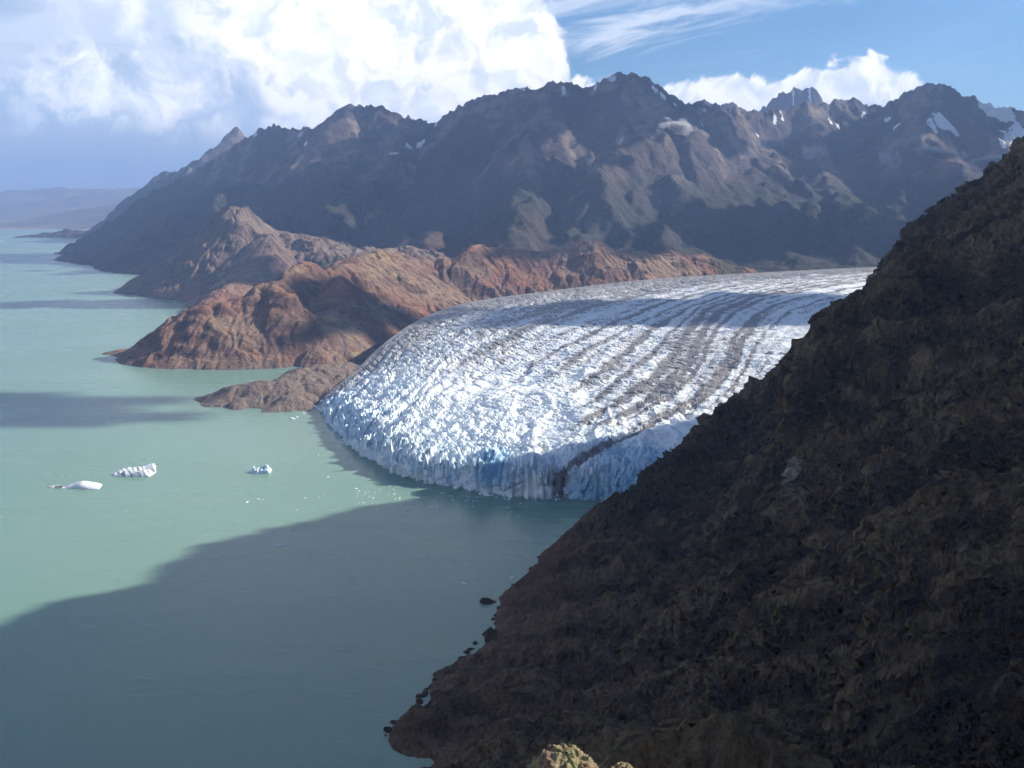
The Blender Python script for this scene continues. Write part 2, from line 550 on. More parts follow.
def mat_cliff():
    m, N = new_mat('dark_cliff_rock')
    pos = N.n('ShaderNodeNewGeometry').outputs['Position']
    st = N.n('ShaderNodeMapping', {'Vector': pos, 'Rotation': (0.35, 0.5, 0.2), 'Scale': (1, 1, 0.4)}).outputs[0]
    n1 = N.noise(pos, 0.012, 7, 0.6, 0.5)
    n2 = N.noise(st, 0.05, 9, 0.65, 0.8)
    n3 = N.noise(st, 0.30, 9, 0.7, 0.4)
    vo = N.n('ShaderNodeTexVoronoi', {'Vector': st, 'Scale': 0.11, 'Detail': 3.0, 'Roughness': 0.6}, feature='F1')
    green = N.attr('green').outputs['Fac']
    red = N.attr('red').outputs['Fac']
    c = N.mix(N.ss(n1, 0.38, 0.62), (0.052, 0.030, 0.012), (0.094, 0.056, 0.023))
    c = N.mix(N.m('MULTIPLY', N.ss(n2, 0.5, 0.66), 0.8), c, (0.150, 0.098, 0.048))
    c = N.mix(N.m('MULTIPLY', N.ss(n2, 0.46, 0.36), 0.85), c, (0.011, 0.008, 0.005))
    c = N.mix(N.m('MULTIPLY', N.ss(n3, 0.57, 0.70), 0.6), c, (0.22, 0.175, 0.12))
    bare_rib_light = N.attr('bare_rib_light').outputs['Fac']  # bare rock, plus sky-lit rib contrast put into the rock colour
    c = N.mix(N.m('MULTIPLY', bare_rib_light, N.ss(n3, 0.30, 0.60)), c, N.mix(n2, (0.120, 0.074, 0.034), (0.34, 0.235, 0.125)))
    c = N.mix(N.m('MULTIPLY', red, 0.7), c, N.mix(n2, (0.125, 0.056, 0.034), (0.190, 0.092, 0.054)))
    c = N.mix(N.m('MULTIPLY', N.ss(N.m('ADD', green, N.m('MULTIPLY', N.m('SUBTRACT', n3, 0.5), 1.6)), 0.35, 0.65), 0.75), c, (0.034, 0.029, 0.009))
    c = N.mix(N.m('MULTIPLY', N.ss(N.noise(pos, 0.02, 4, 0.5), 0.62, 0.72), 0.5), c, (0.115, 0.056, 0.022))
    pale = N.attr('pale').outputs['Fac']
    c = N.mix(N.m('MULTIPLY', pale, N.ss(n3, 0.35, 0.55)), c, (0.36, 0.31, 0.25))
    h = N.m('ADD', N.m('ADD', N.m('MULTIPLY', n2, 2.2), N.m('MULTIPLY', n3, 0.8)), N.m('MULTIPLY', vo.outputs['Distance'], 0.9))
    finish(N, c, 0.95, 0.15, h, 1.0, 4.5)
    return m


def mat_ice():
    m, N = new_mat('glacier_ice')
    pos = N.n('ShaderNodeNewGeometry').outputs['Position']
    dirt = N.attr('dirt').outputs['Fac']
    blue = N.attr('blue').outputs['Fac']
    n2 = N.noise(pos, 0.035, 7, 0.65, 0.4)
    n3 = N.noise(pos, 0.22, 6, 0.65)
    c = N.mix(N.ss(n2, 0.35, 0.65), (0.70, 0.76, 0.79), (0.86, 0.87, 0.87))
    c = N.mix(N.m('MINIMUM', blue, 1.0), c, N.mix(n3, (0.10, 0.33, 0.55), (0.42, 0.66, 0.78)))
    dm = N.m('ADD', dirt, N.m('MULTIPLY', N.m('SUBTRACT', n3, 0.5), 1.5))
    n1 = N.noise(pos, 0.06, 5, 0.7)
    dm = N.m('ADD', dm, N.m('MULTIPLY', N.m('SUBTRACT', n1, 0.5), 0.9))
    dm = N.m('ADD', dm, N.m('MULTIPLY', N.m('SUBTRACT', n2, 0.5), 0.5))
    c = N.mix(N.m('MULTIPLY', N.ss(dm, 0.35, 0.75), 0.85), c, N.mix(n2, (0.085, 0.078, 0.078), (0.20, 0.18, 0.17)))
    finish(N, c, 0.55, 0.3, n3, 0.5, 2.0)
    return m


def mat_lake():
    m, N = new_mat('turbid_lake_water')
    pos = N.n('ShaderNodeNewGeometry').outputs['Position']
    n1 = N.noise(pos, 0.0011, 5, 0.55, 1.2)
    n2 = N.noise(pos, 0.12, 5, 0.6)
    c = N.mix(N.ss(n1, 0.3, 0.7), (0.150, 0.268, 0.214), (0.170, 0.290, 0.232))
    st = N.n('ShaderNodeMapping', {'Vector': pos, 'Rotation': (0, 0, 0.5), 'Scale': (0.35, 1.0, 1.0)}).outputs[0]
    n3 = N.noise(st, 0.004, 6, 0.6, 0.5)
    rough = N.n('ShaderNodeMapRange', {0: n3, 1: 0.35, 2: 0.65, 3: 0.24, 4: 0.31}).outputs[0]
    p = finish(N, c, 0.25, 0.24, n2, 0.16, 1.0)
    N.set(p.inputs['Roughness'], rough)
    p.inputs['IOR'].default_value = 1.33
    return m


def mat_plain():
    m, N = new_mat('far_shore_ground')
    pos = N.n('ShaderNodeNewGeometry').outputs['Position']
    n1 = N.noise(pos, 0.0006, 7, 0.6)
    c = N.mix(N.ss(n1, 0.35, 0.65), (0.12, 0.105, 0.07), (0.26, 0.22, 0.15))
    finish(N, c, 0.95, 0.1)
    return m


def mat_cloud():
    m, N = new_mat('cloud_white')
    finish(N, (0.85, 0.86, 0.88), 1.0, 0.0)
    return m


# ------------------------------------------------------------------ lake and far plain
def build_lake():
    n = 96
    rr = [3.0e4 * (k / 10.0) ** 2 for k in range(11)]
    V, Fq = [(0, 0, 0)], []
    V = [(0.0, 8000.0, 0.0)]
    a = np.linspace(0, 2 * math.pi, n, endpoint=False)
    for r in rr[1:]:
        V += [(r * math.cos(t), 8000 + r * math.sin(t), 0.0) for t in a]
    tri = [(0, 1 + i, 1 + (i + 1) % n, 0) for i in range(n)]
    for k in range(len(rr) - 2):
        b0, b1 = 1 + k * n, 1 + (k + 1) * n
        Fq += [(b0 + i, b1 + i, b1 + (i + 1) % n, b0 + (i + 1) % n) for i in range(n)]
    me = bpy.data.meshes.new('lake')
    me.from_pydata(V, [], [t[:3] for t in tri] + Fq)
    tag(link('lake', me, mat_lake()), kind='structure')


def build_far_plain():
    u = np.linspace(-0.95, 0.1, 260)
    D = np.geomspace(13200, 34000, 130)
    U, DD = np.meshgrid(u, D)
    X, Y = U * DD, DD
    shore = 14300 + 500 * fbm(X / 2500, Y / 2500, 5, 3)
    h = (DD - shore) * 0.004 + 25 * fbm(X / 900, Y / 900, 6, 4) * sstep(DD, 14300, 17000)
    hills = np.zeros_like(X)
    for (hx, hy, hz, sx, sy) in [(at(150, 195, 17800)[0], 18500, 520, 1400, 1500), (at(205, 190, 18500)[0], 19500, 760, 2600, 2000),
                                 (at(95, 190, 22000)[0], 25000, 900, 3600, 3000), (at(20, 190, 24000)[0], 27000, 900, 4500, 3000),
                                 (at(280, 150, 22000)[0], 23000, 1100, 4000, 3000), (-17000, 26000, 800, 4500, 3000)]:
        hills = np.maximum(hills, hz * np.exp(-((X - hx) / sx) ** 2 - ((Y - hy) / sy) ** 2))
    h += 0.72 * hills * (0.9 + 0.5 * (ridged(X / 2600, Y / 2600, 8, 5) - 0.5))
    V = np.stack([X, Y, np.maximum(h, -15)], -1).reshape(-1, 3)
    me = make_mesh('far_shore', V, grid_faces(*X.shape))
    tag(link('far_shore', me, mat_plain()), kind='structure')


# ------------------------------------------------------------------ mountain range behind the glacier
def build_range():
    cell = 22.0
    xs = np.arange(-6200, 5400, cell); ys = np.arange(3300, 11900, cell)
    X, Y = np.meshgrid(xs, ys)
    crest = [(75, 252, 7650), (87, 240, 7600), (100, 230, 7550), (120, 216, 7500), (140, 200, 7500), (160, 187, 7500), (185, 176, 7500), (205, 166, 7500),
             (225, 152, 7500), (245, 140, 7500), (260, 130, 7500), (272, 126, 7450), (300, 127, 7300), (315, 131, 7200), (325, 130, 7150), (340, 121, 7000), (350, 108, 6900),
             (359, 103, 6800), (375, 106, 6750), (388, 107, 6700), (400, 114, 6650), (415, 120, 6600), (437, 121, 6500), (450, 118, 6480), (465, 109, 6450),
             (479, 96, 6400), (492, 96, 6350), (503, 91, 6300), (515, 88, 6300), (535, 90, 6250), (554, 80, 6200), (564, 80, 6200), (575, 84, 6200), (590, 91, 6200), (601, 89, 6200),
             (620, 74, 6200), (637, 74, 6200), (650, 82, 6250), (685, 101, 6400), (695, 100, 6400), (710, 106, 6450), (725, 105, 6500), (750, 111, 6600), (774, 111, 6700),
             (789, 107, 6800), (805, 103, 6900), (824, 104, 6950), (844, 96, 7000), (858, 98, 7000), (871, 106, 7000), (883, 106, 6950), (896, 98, 6900), (908, 101, 6850),
             (918, 93, 6800), (929, 83, 6800), (943, 84, 6800), (953, 89, 6800), (963, 96, 6800), (968, 96, 6800), (980, 100, 6800), (990, 106, 6800), (1011, 107, 6800),
             (1024, 109, 6800), (1080, 104, 6700), (1150, 95, 6600), (1250, 100, 6500)]
    far = [(11, 237, 10900), (30, 234, 11000), (62, 231, 11000), (85, 228, 11000), (92, 225, 11000), (112, 214, 11000), (135, 197, 10900), (160, 180, 10700), (175, 167, 10600), (195, 151, 10500), (220, 140, 10400), (237, 131, 10300),
           (260, 140, 10200), (300, 150, 10000)]
    back = [(700, 108, 9300), (709, 106, 9300), (718, 101, 9300), (725, 97, 9300), (731, 95, 9300), (737, 96, 9300), (744, 99, 9300), (751, 102, 9300), (758, 100, 9300), (764, 96, 9300), (770, 97, 9300), (774, 91, 9300), (776, 96, 9300),
            (782, 91, 9300), (790, 92, 9300), (797, 90, 9300), (801, 94, 9300), (805, 92, 9300), (808, 87, 9300), (813, 86, 9300), (817, 94, 9300), (825, 102, 9300), (850, 110, 9300)]
    spurs = [[(359, 103, 6800), (345, 150, 6250), (330, 200, 5550), (305, 238, 4900)],
             [(388, 107, 6700), (410, 155, 6150), (415, 205, 5400), (400, 238, 4700)],
             [(479, 96, 6400), (455, 150, 5900), (452, 200, 5250), (430, 240, 4600)],
             [(554, 80, 6200), (540, 140, 5650), (522, 190, 5000), (505, 238, 4300)],
             [(620, 74, 6200), (638, 130, 5650), (605, 190, 4900), (580, 238, 4250)],
             [(637, 74, 6200), (690, 140, 5600), (690, 200, 4900), (680, 248, 4250)],
             [(710, 106, 6450), (745, 160, 5750), (775, 210, 4950), (795, 250, 4300)],
             [(805, 103, 6900), (835, 150, 6100), (860, 200, 5150), (850, 250, 4300)],
             [(871, 106, 7000), (895, 160, 6200), (905, 210, 5200), (900, 255, 4300)],
             [(929, 83, 6800), (935, 140, 6200), (975, 190, 5300), (955, 250, 4300)],
             [(1024, 109, 6800), (1030, 160, 6000), (1060, 210, 5100), (1060, 255, 4300)],
             [(300, 127, 7300), (275, 175, 6600), (250, 215, 5900), (225, 245, 5300)],
             [(245, 140, 7500), (215, 190, 6900), (185, 235, 6350), (165, 260, 6100)],
             [(185, 176, 7500), (160, 215, 7100), (130, 245, 6900), (115, 258, 6850)],
             [(437, 121, 6500), (437, 165, 6000), (470, 215, 5000), (470, 245, 4500)]]
    W = 260 * fbm(X / 1500, Y / 1500, 71, 4), 260 * fbm(X / 1500, Y / 1500, 72, 4)
    near = np.clip(ridge_height(X, Y, [(rp(crest), 1, 1, 1)], np.full_like(X, -9e3)), -9e3, None)
    R1 = [(rp(crest[11:]), 1.0, 0.50, 6), (rp(crest[:12]), 0.85, 0.72, 10), (rp(far), 0.8, 0.75, 20), (rp(back), 1.7, 0.6, 10)]
    H1 = ridge_height(X, Y, R1, np.full_like(X, -400.0))
    H2 = ridge_height(X + W[0] * 0.6, Y + W[1] * 0.6, [(rp(s), 0.75, 0.5, 60) for s in spurs], np.full_like(X, -400.0))
    dc = np.clip((H1 - H2) / 200, 0, 1)
    H = np.maximum(H1, H2)
    # valley floor: lake level on the left, bench behind the glacier on the right
    crx = np.interp(xs, [-6200, -3000, -1500, -400, 5400], [-30, -30, 20, 90, 130])[None, :] + 0 * X
    floor = crx + 30 * fbm(X / 500, Y / 500, 31, 4) - np.clip((5200 - Y) / 900, 0, 3) * np.clip((-1200 - X) / 900, 0, 1) * 90
    crest_y = np.interp(X, rp(crest)[:, 0], rp(crest)[:, 1])
    away = sstep(np.abs(Y - crest_y), 60, 700)
    H = H + away * np.clip((H + 20) / 260, 0, 1) * (190 * (ridged(X / 800 + W[0] / 900, Y / 1400 + W[1] / 900, 41, 6, 0.55) - 0.55) + 50 * fbm(X / 260, Y / 260, 45, 4))
    floor = np.where((X < -350), np.minimum(floor, 60 - 160 * sstep(Y, 4900, 4300)), floor)
    floor = floor - 60 * sstep(X, -1500, -2600)
    k = 8.0 + 55.0 * sstep(X, -900, 300)
    H = k * np.logaddexp(H / k, floor / k)
    H = erode(H, cell, 60000, 60, 5, 0.28, 3)
    H = upsample(H)
    xs2 = np.linspace(xs[0], xs[-1], H.shape[1]); ys2 = np.linspace(ys[0], ys[-1], H.shape[0])
    X, Y = np.meshgrid(xs2, ys2)
    steep = np.hypot(*np.gradient(H, cell / 2))
    cy2 = np.interp(X, rp(crest)[:, 0], rp(crest)[:, 1])
    H = H + (10 + 14 * np.clip(steep, 0, 1)) * (ridged(X / 130, Y / 130, 51, 4) - 0.5) + 6 * fbm(X / 35, Y / 35, 61, 3)
    crestw = np.maximum(np.exp(-((Y - cy2) / 120) ** 2), np.exp(-((Y - 9300) / 160) ** 2) * sstep(X, 1500, 1800) * sstep(X, 3300, 3000))
    H = H + crestw * (34 * (ridged(X / 110, Y / 300, 53, 4) - 0.42) + 22 * (ridged(X / 42, Y / 160, 54, 3) - 0.45))
    Hs = blur(H, 8)
    steep = np.hypot(*np.gradient(Hs, cell / 2))
    # colour zones: dwarf scrub low down, scree in the fall lines, reddish rock low on the left, snow in hollows
    lo = fbm(X / 700, Y / 700, 81, 4)
    green = sstep(H, 720, 380) * 0.75 + 0.25 * lo
    scree = sstep(ridged(X / 380, Y / 900, 83, 4), 0.50, 0.80) * sstep(H, 300, 600)
    red = sstep(H, 420, 120) * sstep(lo, -0.1, 0.3) * sstep(X, 1500, -300) * 0.6
    hollow = blur(Hs, 10) - Hs
    snow = np.zeros_like(H)
    sn1 = fbm(X / 60, Y / 60, 91, 3) * 2; sn2 = fbm(X / 60, Y / 60, 92, 3) * 2
    for (px, py, D, rx, ry) in [(596, 87, 6180, 45, 60), (612, 81, 6180, 40, 60), (655, 88, 6220, 26, 130), (662, 94, 6230, 26, 120), (676, 104, 6300, 16, 110), (693, 106, 6330, 35, 40), (702, 122, 6150, 35, 90),
                                (722, 99, 9150, 70, 160), (745, 107, 9100, 80, 120), (702, 110, 6380, 40, 30),
                                (775, 121, 6500, 30, 60), (782, 118, 6520, 20, 60), (836, 123, 6700, 40, 60), (830, 123, 6700, 20, 60), (887, 122, 6700, 45, 70), (898, 127, 6650, 40, 70), (863, 117, 6850, 30, 40),
                                (941, 125, 6500, 90, 110), (932, 127, 6480, 60, 60), (952, 131, 6450, 70, 90), (985, 108, 6700, 130, 200), (1000, 113, 6650, 190, 190), (1010, 120, 6600, 90, 130),
                                (1010, 140, 6400, 80, 220), (1018, 130, 6420, 100, 220), (1003, 147, 6350, 30, 100), (393, 156, 6200, 60, 40), (410, 149, 6280, 70, 40), (421, 144, 6330, 40, 60), (300, 135, 7150, 30, 80), (306, 143, 7050, 20, 60),
                                (523, 92, 6240, 20, 80), (563, 92, 6100, 30, 50), (436, 125, 6450, 30, 40), (256, 135, 7400, 30, 60), (808, 118, 6750, 20, 40), (758, 136, 6300, 20, 50), (810, 96, 9200, 30, 200), (792, 98, 9200, 25, 200)]:
        p = at(px, py, D)
        # slide the spot along its sight line onto the slope
        dd = np.linspace(D - 900, D + 900, 120)
        q = np.array([at(px, py, d) for d in dd])
        ii = np.clip(((q[:, 1] - ys2[0]) / (ys2[1] - ys2[0])).astype(int), 0, len(ys2) - 1)
        jj = np.clip(((q[:, 0] - xs2[0]) / (xs2[1] - xs2[0])).astype(int), 0, len(xs2) - 1)
        hit = np.nonzero(H[ii, jj] >= q[:, 2])[0]
        if len(hit):
            p = q[hit[0]]
        snow = np.maximum(snow, 1.0 * np.exp(-(((X - p[0] + 14 * sn1) / (0.62 * rx)) ** 2 + ((Y - p[1] + 30 * sn2) / (0.5 * ry)) ** 2) ** 0.8))
    snow = np.maximum(snow, 0.75 * sstep(H + 6 * hollow, 1230, 1420) * sstep(hollow, 2, 12))
    keep = H > -18
    V = np.stack([X, Y, np.maximum(H, -18)], -1).reshape(-1, 3)
    A = {'green': green, 'scree': scree, 'red': red, 'snow': snow}
    V, Fq, A = compact(V, grid_faces(*H.shape, keep), A)
    tag(link('mountains', make_mesh('mountains', V, Fq, A), mat_range()), kind='structure')


# ------------------------------------------------------------------ red-brown foothills and headlands
def build_foothills():
    cell = 9.0
    xs = np.arange(-2350, 1500, cell); ys = np.arange(1720, 5450, cell)
    X, Y = np.meshgrid(xs, ys)
    A_ = [(150, 275, 4900), (160, 268, 4850), (178, 256, 4600), (190, 246, 4480), (205, 235, 4420), (218, 223, 4450), (227, 211, 4500), (235, 207, 4500), (244, 214, 4600), (252, 221, 4600), (262, 223, 4600), (275, 229, 4600), (290, 232, 4600), (301, 238, 4600), (330, 248, 4600)]
    A2 = [(205, 238, 4500), (214, 258, 4250), (195, 280, 4150), (172, 293, 4120)]
    A3 = [(252, 221, 4600), (270, 248, 4250), (245, 275, 3900), (215, 300, 3550)]
    A4 = [(290, 232, 4600), (330, 245, 4300), (360, 247, 4300), (410, 245, 4400)]
    C_ = [(138, 351, 2590), (150, 347, 2590), (163, 342, 2580), (180, 330, 2580), (190, 320, 2590), (202, 306, 2600), (212, 301, 2610), (225, 299, 2620), (240, 292, 2630), (255, 287, 2650), (270, 280, 2700), (290, 273, 2780), (312, 269, 2880), (335, 262, 3000), (355, 252, 3130), (373, 245, 3230),
          (385, 246, 3270), (400, 251, 3320), (418, 256, 3370), (436, 260, 3400), (455, 256, 3450), (475, 249, 3500), (500, 245, 3550), (545, 247, 3600), (570, 244, 3600), (590, 242, 3600), (620, 245, 3620), (650, 247, 3650), (680, 251, 3680), (700, 255, 3700), (730, 261, 3740), (750, 266, 3760), (775, 273, 3800)]
    C2 = [(268, 284, 2660), (284, 292, 2600), (286, 318, 2540), (277, 340, 2480), (268, 358, 2445)]
    C3 = [(340, 266, 2950), (332, 285, 2740), (325, 315, 2580), (318, 344, 2470)]
    C4 = [(225, 300, 2620), (236, 316, 2570), (236, 342, 2510), (230, 355, 2480)]
    C5 = [(190, 325, 2590), (184, 340, 2550), (175, 353, 2515), (165, 357, 2505)]
    C6 = [(124, 352, 2605), (150, 355, 2560), (178, 360, 2490), (225, 361.5, 2465)]
    E_ = [(216, 395, 2000), (226, 391, 2003), (240, 386, 2000), (262, 383, 2000), (285, 379, 2010), (310, 369, 2080), (335, 363, 2125)]
    E2 = [(290, 381, 2000), (286, 394, 1945), (280, 408, 1895)]
    W = 40 * fbm(X / 260, Y / 260, 171, 4), 40 * fbm(X / 260, Y / 260, 172, 4)
    base = np.full_like(X, -60.0)
    H = ridge_height(X + W[0], Y + W[1], [(rp(A_), 0.95, 0.80, 25), (rp(A2), 0.9, 0.75, 25), (rp(A3), 0.6, 0.5, 50), (rp(A4), 0.5, 0.4, 80)], base)
    H = np.maximum(H, ridge_height(X + W[0] * .5, Y + W[1] * .5, [(rp(C_), 0.75, 0.50, 40), (rp(C2), 1.0, 0.9, 30), (rp(C3), 0.9, 0.7, 40), (rp(C4), 1.0, 0.9, 20), (rp(C5), 0.7, 0.6, 20), (rp(C6) + np.array((0, 0, 4.0)), 0.22, 0.22, 10)], base))
    H = np.maximum(H, ridge_height(X + W[0] * .3, Y + W[1] * .3, [(rp(E_), 0.42, 0.5, 30), (rp(E2), 0.42, 0.5, 25)], base))
    big = sstep(H, 5, 90)
    H = H + big * (46 * (ridged(X / 560 + W[0] / 200, Y / 560 + W[1] / 200, 141, 3, 0.5) - 0.52) + 34 * sstep(fbm(X / 420, Y / 420, 143, 3), -0.35, 0.3) * (ridged(X / 150 + W[0] / 120, Y / 190 + W[1] / 120, 144, 4, 0.5) - 0.6) + 10 * fbm(X / 110, Y / 110, 145, 4))
    H = H + 10 * (1 - big) * fbm(X / 70, Y / 70, 147, 4)
    H = erode(H, cell, 40000, 40, 15, 0.15, 1)
    H = upsample(H)
    xs2 = np.linspace(xs[0], xs[-1], H.shape[1]); ys2 = np.linspace(ys[0], ys[-1], H.shape[0])
    X, Y = np.meshgrid(xs2, ys2)
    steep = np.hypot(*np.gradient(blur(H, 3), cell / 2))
    f1, f2, idn, ox, oy = voronoi(X / 70 + fbm(X / 90, Y / 90, 7, 3) * 0.9, Y / 55 + fbm(X / 90, Y / 90, 9, 3) * 0.9, 3)
    rocky = sstep(H, 0, 40) * (0.35 + sstep(fbm(X / 230, Y / 230, 163, 3), -0.3, 0.35))
    H = H + rocky * ((idn - 0.5) * 12 * np.clip((f2 - f1) * 6, 0, 1) + 8 * np.clip(steep, 0.1, 1.2) * (ridged(X / 70, Y / 70, 151, 4) - 0.5)) + 2.0 * fbm(X / 20, Y / 20, 161, 3)
    H = erode(H, cell / 2, 90000, 45, 25, 0.30, 2)
    H = H + 1.6 * fbm(X / 13, Y / 13, 165, 2) * sstep(H, 0, 15)
    steep = np.hypot(*np.gradient(blur(H, 2), cell / 2))
    lo = fbm(X / 300, Y / 300, 181, 4)
    green = sstep(lo, 0.0, 0.45) * sstep(Y, 3000, 3700) * 0.7 + 0.35 * sstep(Y, 3600, 4200) * sstep(X, -900, -300)
    grey = np.clip(sstep(Y, 3800, 4200) * 0.75 + sstep(Y, 2250, 2150), 0, 1)
    wet = sstep(H, 7, 2) * 0.6
    keep = H > -14
    V = np.stack([X, Y, np.maximum(H, -14)], -1).reshape(-1, 3)
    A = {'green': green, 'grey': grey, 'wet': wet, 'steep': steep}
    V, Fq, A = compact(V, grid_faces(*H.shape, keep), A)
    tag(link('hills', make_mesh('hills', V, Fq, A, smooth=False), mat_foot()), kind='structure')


# ------------------------------------------------------------------ glacier
ICE_Z = 36.0


def zg(D):
    return ICE_Z + 0.05 * (D - 1340)


def surf(px, py):
    """Sight line meets the smooth glacier surface z = 46 + .05 (D - 1340)."""
    u, w = ray(px, py)
    D = (ICE_Z - 67 - CAM_H) / (w - 0.05)
    return np.array((u * D, D, zg(D)))


def front(px, base):
    u, w = ray(px, base)
    D = -CAM_H / w
    return np.array((u * D, D, ICE_Z))


def build_glacier():
    nS, nN = 900, 560
    rng = np.random.default_rng(4)
    L = []
    m = [(960, 265), (875, 267), (760, 272), (650, 278), (560, 287), (470, 298), (425, 311), (385, 338), (345, 372)]
    P = [surf(*q) for q in m] + [at_z(316, 399, 14)]
    for p, dz in zip(P, (0, 0, 2, 4, 8, 12, 16, 24, 36, 0)):
        p[2] -= dz
    P[-2] = at_z(349, 376, 34); P[-3] = at_z(388, 340, 66)
    L.append(P)
    L.append([surf(*q) for q in ((960, 267), (875, 269), (740, 277), (640, 288), (540, 308), (455, 345), (395, 395))] + [front(353, 447) - np.array((0, 0, 10.0))])
    L.append([surf(*q) for q in ((960, 268), (875, 271), (750, 282), (680, 293), (600, 317), (520, 352), (450, 400))] + [front(402, 475)])
    L.append([surf(*q) for q in ((960, 270), (875, 274), (770, 285), (700, 300), (650, 322), (600, 352), (545, 390), (495, 425))] + [front(455, 487)])
    L.append([surf(*q) for q in ((960, 273), (875, 278), (782, 290), (730, 303), (700, 322), (674, 361), (640, 395), (590, 425), (540, 450))] + [front(505, 496)])
    L.append([surf(*q) for q in ((960, 280), (875, 287), (800, 300), (765, 315), (745, 335), (730, 368), (702, 398), (667, 415), (630, 436), (593, 456))] + [front(560, 498)])
    L.append([surf(*q) for q in ((960, 290), (875, 300), (820, 320), (790, 345), (770, 375), (740, 405), (700, 430), (655, 458))] + [front(618, 502)])
    L.append([surf(*q) for q in ((985, 320), (920, 335), (880, 360), (845, 395), (800, 430), (745, 465), (710, 485))] + [front(680, 506)])
    S = np.stack([catmull(P, 400) for P in L], 0)                    # line, along, xyz
    nn = np.linspace(0, len(L) - 1, nN)
    # Catmull-Rom across the lines
    Sx = np.concatenate([2 * S[:1] - S[1:2], S, 2 * S[-1:] - S[-2:-1]], 0)
    i0 = np.minimum(nn.astype(int), len(L) - 2); t = (nn - i0)[:, None, None]
    a, b, c, d = Sx[i0], Sx[i0 + 1], Sx[i0 + 2], Sx[i0 + 3]
    G = 0.5 * (2 * b + (c - a) * t + (2 * a - 5 * b + 4 * c - d) * t ** 2 + (3 * b - a - 3 * c + d) * t ** 3)   # nN, 400, 3
    # closer rows towards the front
    sv = 1 - (np.linspace(1, 0, nS)) ** 1.6
    j = sv * 399; j0 = np.minimum(j.astype(int), 398); tj = (j - j0)[None, :, None]
    G = G[:, j0] * (1 - tj) + G[:, j0 + 1] * tj
    G = G.transpose(1, 0, 2)                                          # nS, nN, 3
    X, Y, Z = G[..., 0].copy(), G[..., 1].copy(), G[..., 2].copy()
    seg = np.hypot(np.diff(X, axis=0), np.diff(Y, axis=0))
    a_m = np.concatenate([np.cumsum(seg[::-1], 0)[::-1], np.zeros((1, nN))], 0)      # metres back from the front
    b_m = np.concatenate([np.zeros((nS, 1)), np.cumsum(np.hypot(np.diff(X, axis=1), np.diff(Y, axis=1)), 1)], 1)
    nv = np.broadcast_to(nn[None, :], X.shape)
    frontness = np.exp(-a_m / 130.0)
    mid = np.exp(-a_m / 900.0)
    edge = sstep(b_m, 0, 60)
    wx = 10 * fbm(X / 40, Y / 40, 201, 3); wy = 10 * fbm(X / 40, Y / 40, 203, 3)
    # crevassed blocks: elongated across the flow
    fr2 = np.exp(-a_m / 200.0)
    f1, f2, idn, ox, oy = voronoi((a_m + wx) / 9.0, (b_m + wy) / 10.5, 21)
    e1, e2, eid, ex, ey = voronoi((a_m + 1.2 * wx) / 10.5, (b_m + 2.2 * wy) / 46.0, 24)
    g1, g2, gid, gx, gy = voronoi((X + wx) / 6.0, (Y + wy) / 6.0, 22)
    k1, k2, kid, _, _ = voronoi((a_m + 2 * wx) / 44.0, (b_m + 3 * wy) / 90.0, 23)
    blk = np.clip((f2 - f1) * 2.2, 0, 1) ** 0.7 * (0.45 + 0.75 * idn) + 0.35 * ox
    row = np.clip((e2 - e1) * 2.2, 0, 1) ** 0.8 * (0.5 + 0.6 * eid) + 0.45 * ex
    blk = blk * fr2 + row * (1 - fr2)
    fin = np.clip((g2 - g1) * 1.8, 0, 1) ** 0.8 * (0.4 + 0.8 * gid)
    spike = np.clip(1 - f1 * 1.2, 0, 1) * (0.25 + 1.2 * idn)
    l1, l2, lid, lx, ly = voronoi((a_m + 2 * wx) / 34.0, (b_m + 1.5 * wy) / 10.0, 26)
    blade = np.clip(1 - np.abs(ly) * 1.9, 0, 1) * (0.3 + 1.0 * lid)
    big = np.clip((k2 - k1) * 3.0, 0, 1)
    swell = fbm(X / 260, Y / 260, 205, 3) * 10 + fbm(X / 90, Y / 90, 207, 3) * 4
    rough = sstep(fbm(X / 240, Y / 240, 209, 4), -0.35, 0.35)
    rel = (3.3 + 2.6 * mid) * (0.45 + 0.8 * rough) + 7.0 * frontness
    rel = rel * (0.25 + 0.75 * sstep(b_m, 0, 300))
    chaos = sstep(fbm(X / 70, Y / 70, 219, 3), -0.4, 0.3)
    along = ridged(b_m / 52 + 0.5 * fbm(X / 120, Y / 120, 241, 2), a_m / 420, 243, 3)
    disp = (3.0 + 10.0 * fr2 ** 0.6) * edge * (along - 0.45) + rel * (0.55 * blk + 0.15 * fin + (0.42 * spike + 0.42 * blade) * np.clip(fr2 * 1.3, 0, 1) * (0.4 + 0.8 * chaos) - 0.35 - 0.35 * fr2) + (2.0 + 2.5 * mid) * (big - 0.75) * edge + swell * edge
    # the last tens of metres sag and break apart
    sag = sstep(a_m, 75, 0)
    tw = voronoi((b_m + wy) / 17.0, (a_m + wx) / 15.0, 29)
    disp = disp + sag * ((tw[2] - 0.6) * 15 * np.clip((tw[1] - tw[0]) * 5, 0, 1) - 6 * np.clip(1 - (tw[1] - tw[0]) * 5, 0, 1))
    disp = disp * (1 + 0.15 * sag) - sag * (3 + 5 * sstep(nv, 4.6, 2.0) + 9 * (lid - 0.5) - 14 * (fbm(b_m / 45, a_m / 60, 233, 3)))
    Zs = np.maximum(Z + disp, 3.0)
    # dirt: medial moraines follow the flow
    wob = 0.16 * fbm(a_m / 260, nv * 1.0, 211, 4)
    nvw = nv + wob
    patch = 0.5 + 0.5 * fbm(a_m / 120, b_m / 40, 213, 4)
    up = sstep(a_m, 150, 600)
    dirt = 1.45 * np.exp(-((nvw - 5.0) / (0.085 + 0.07 * frontness)) ** 2) * sstep(a_m, 1900, 900) * (0.6 + 0.6 * patch)
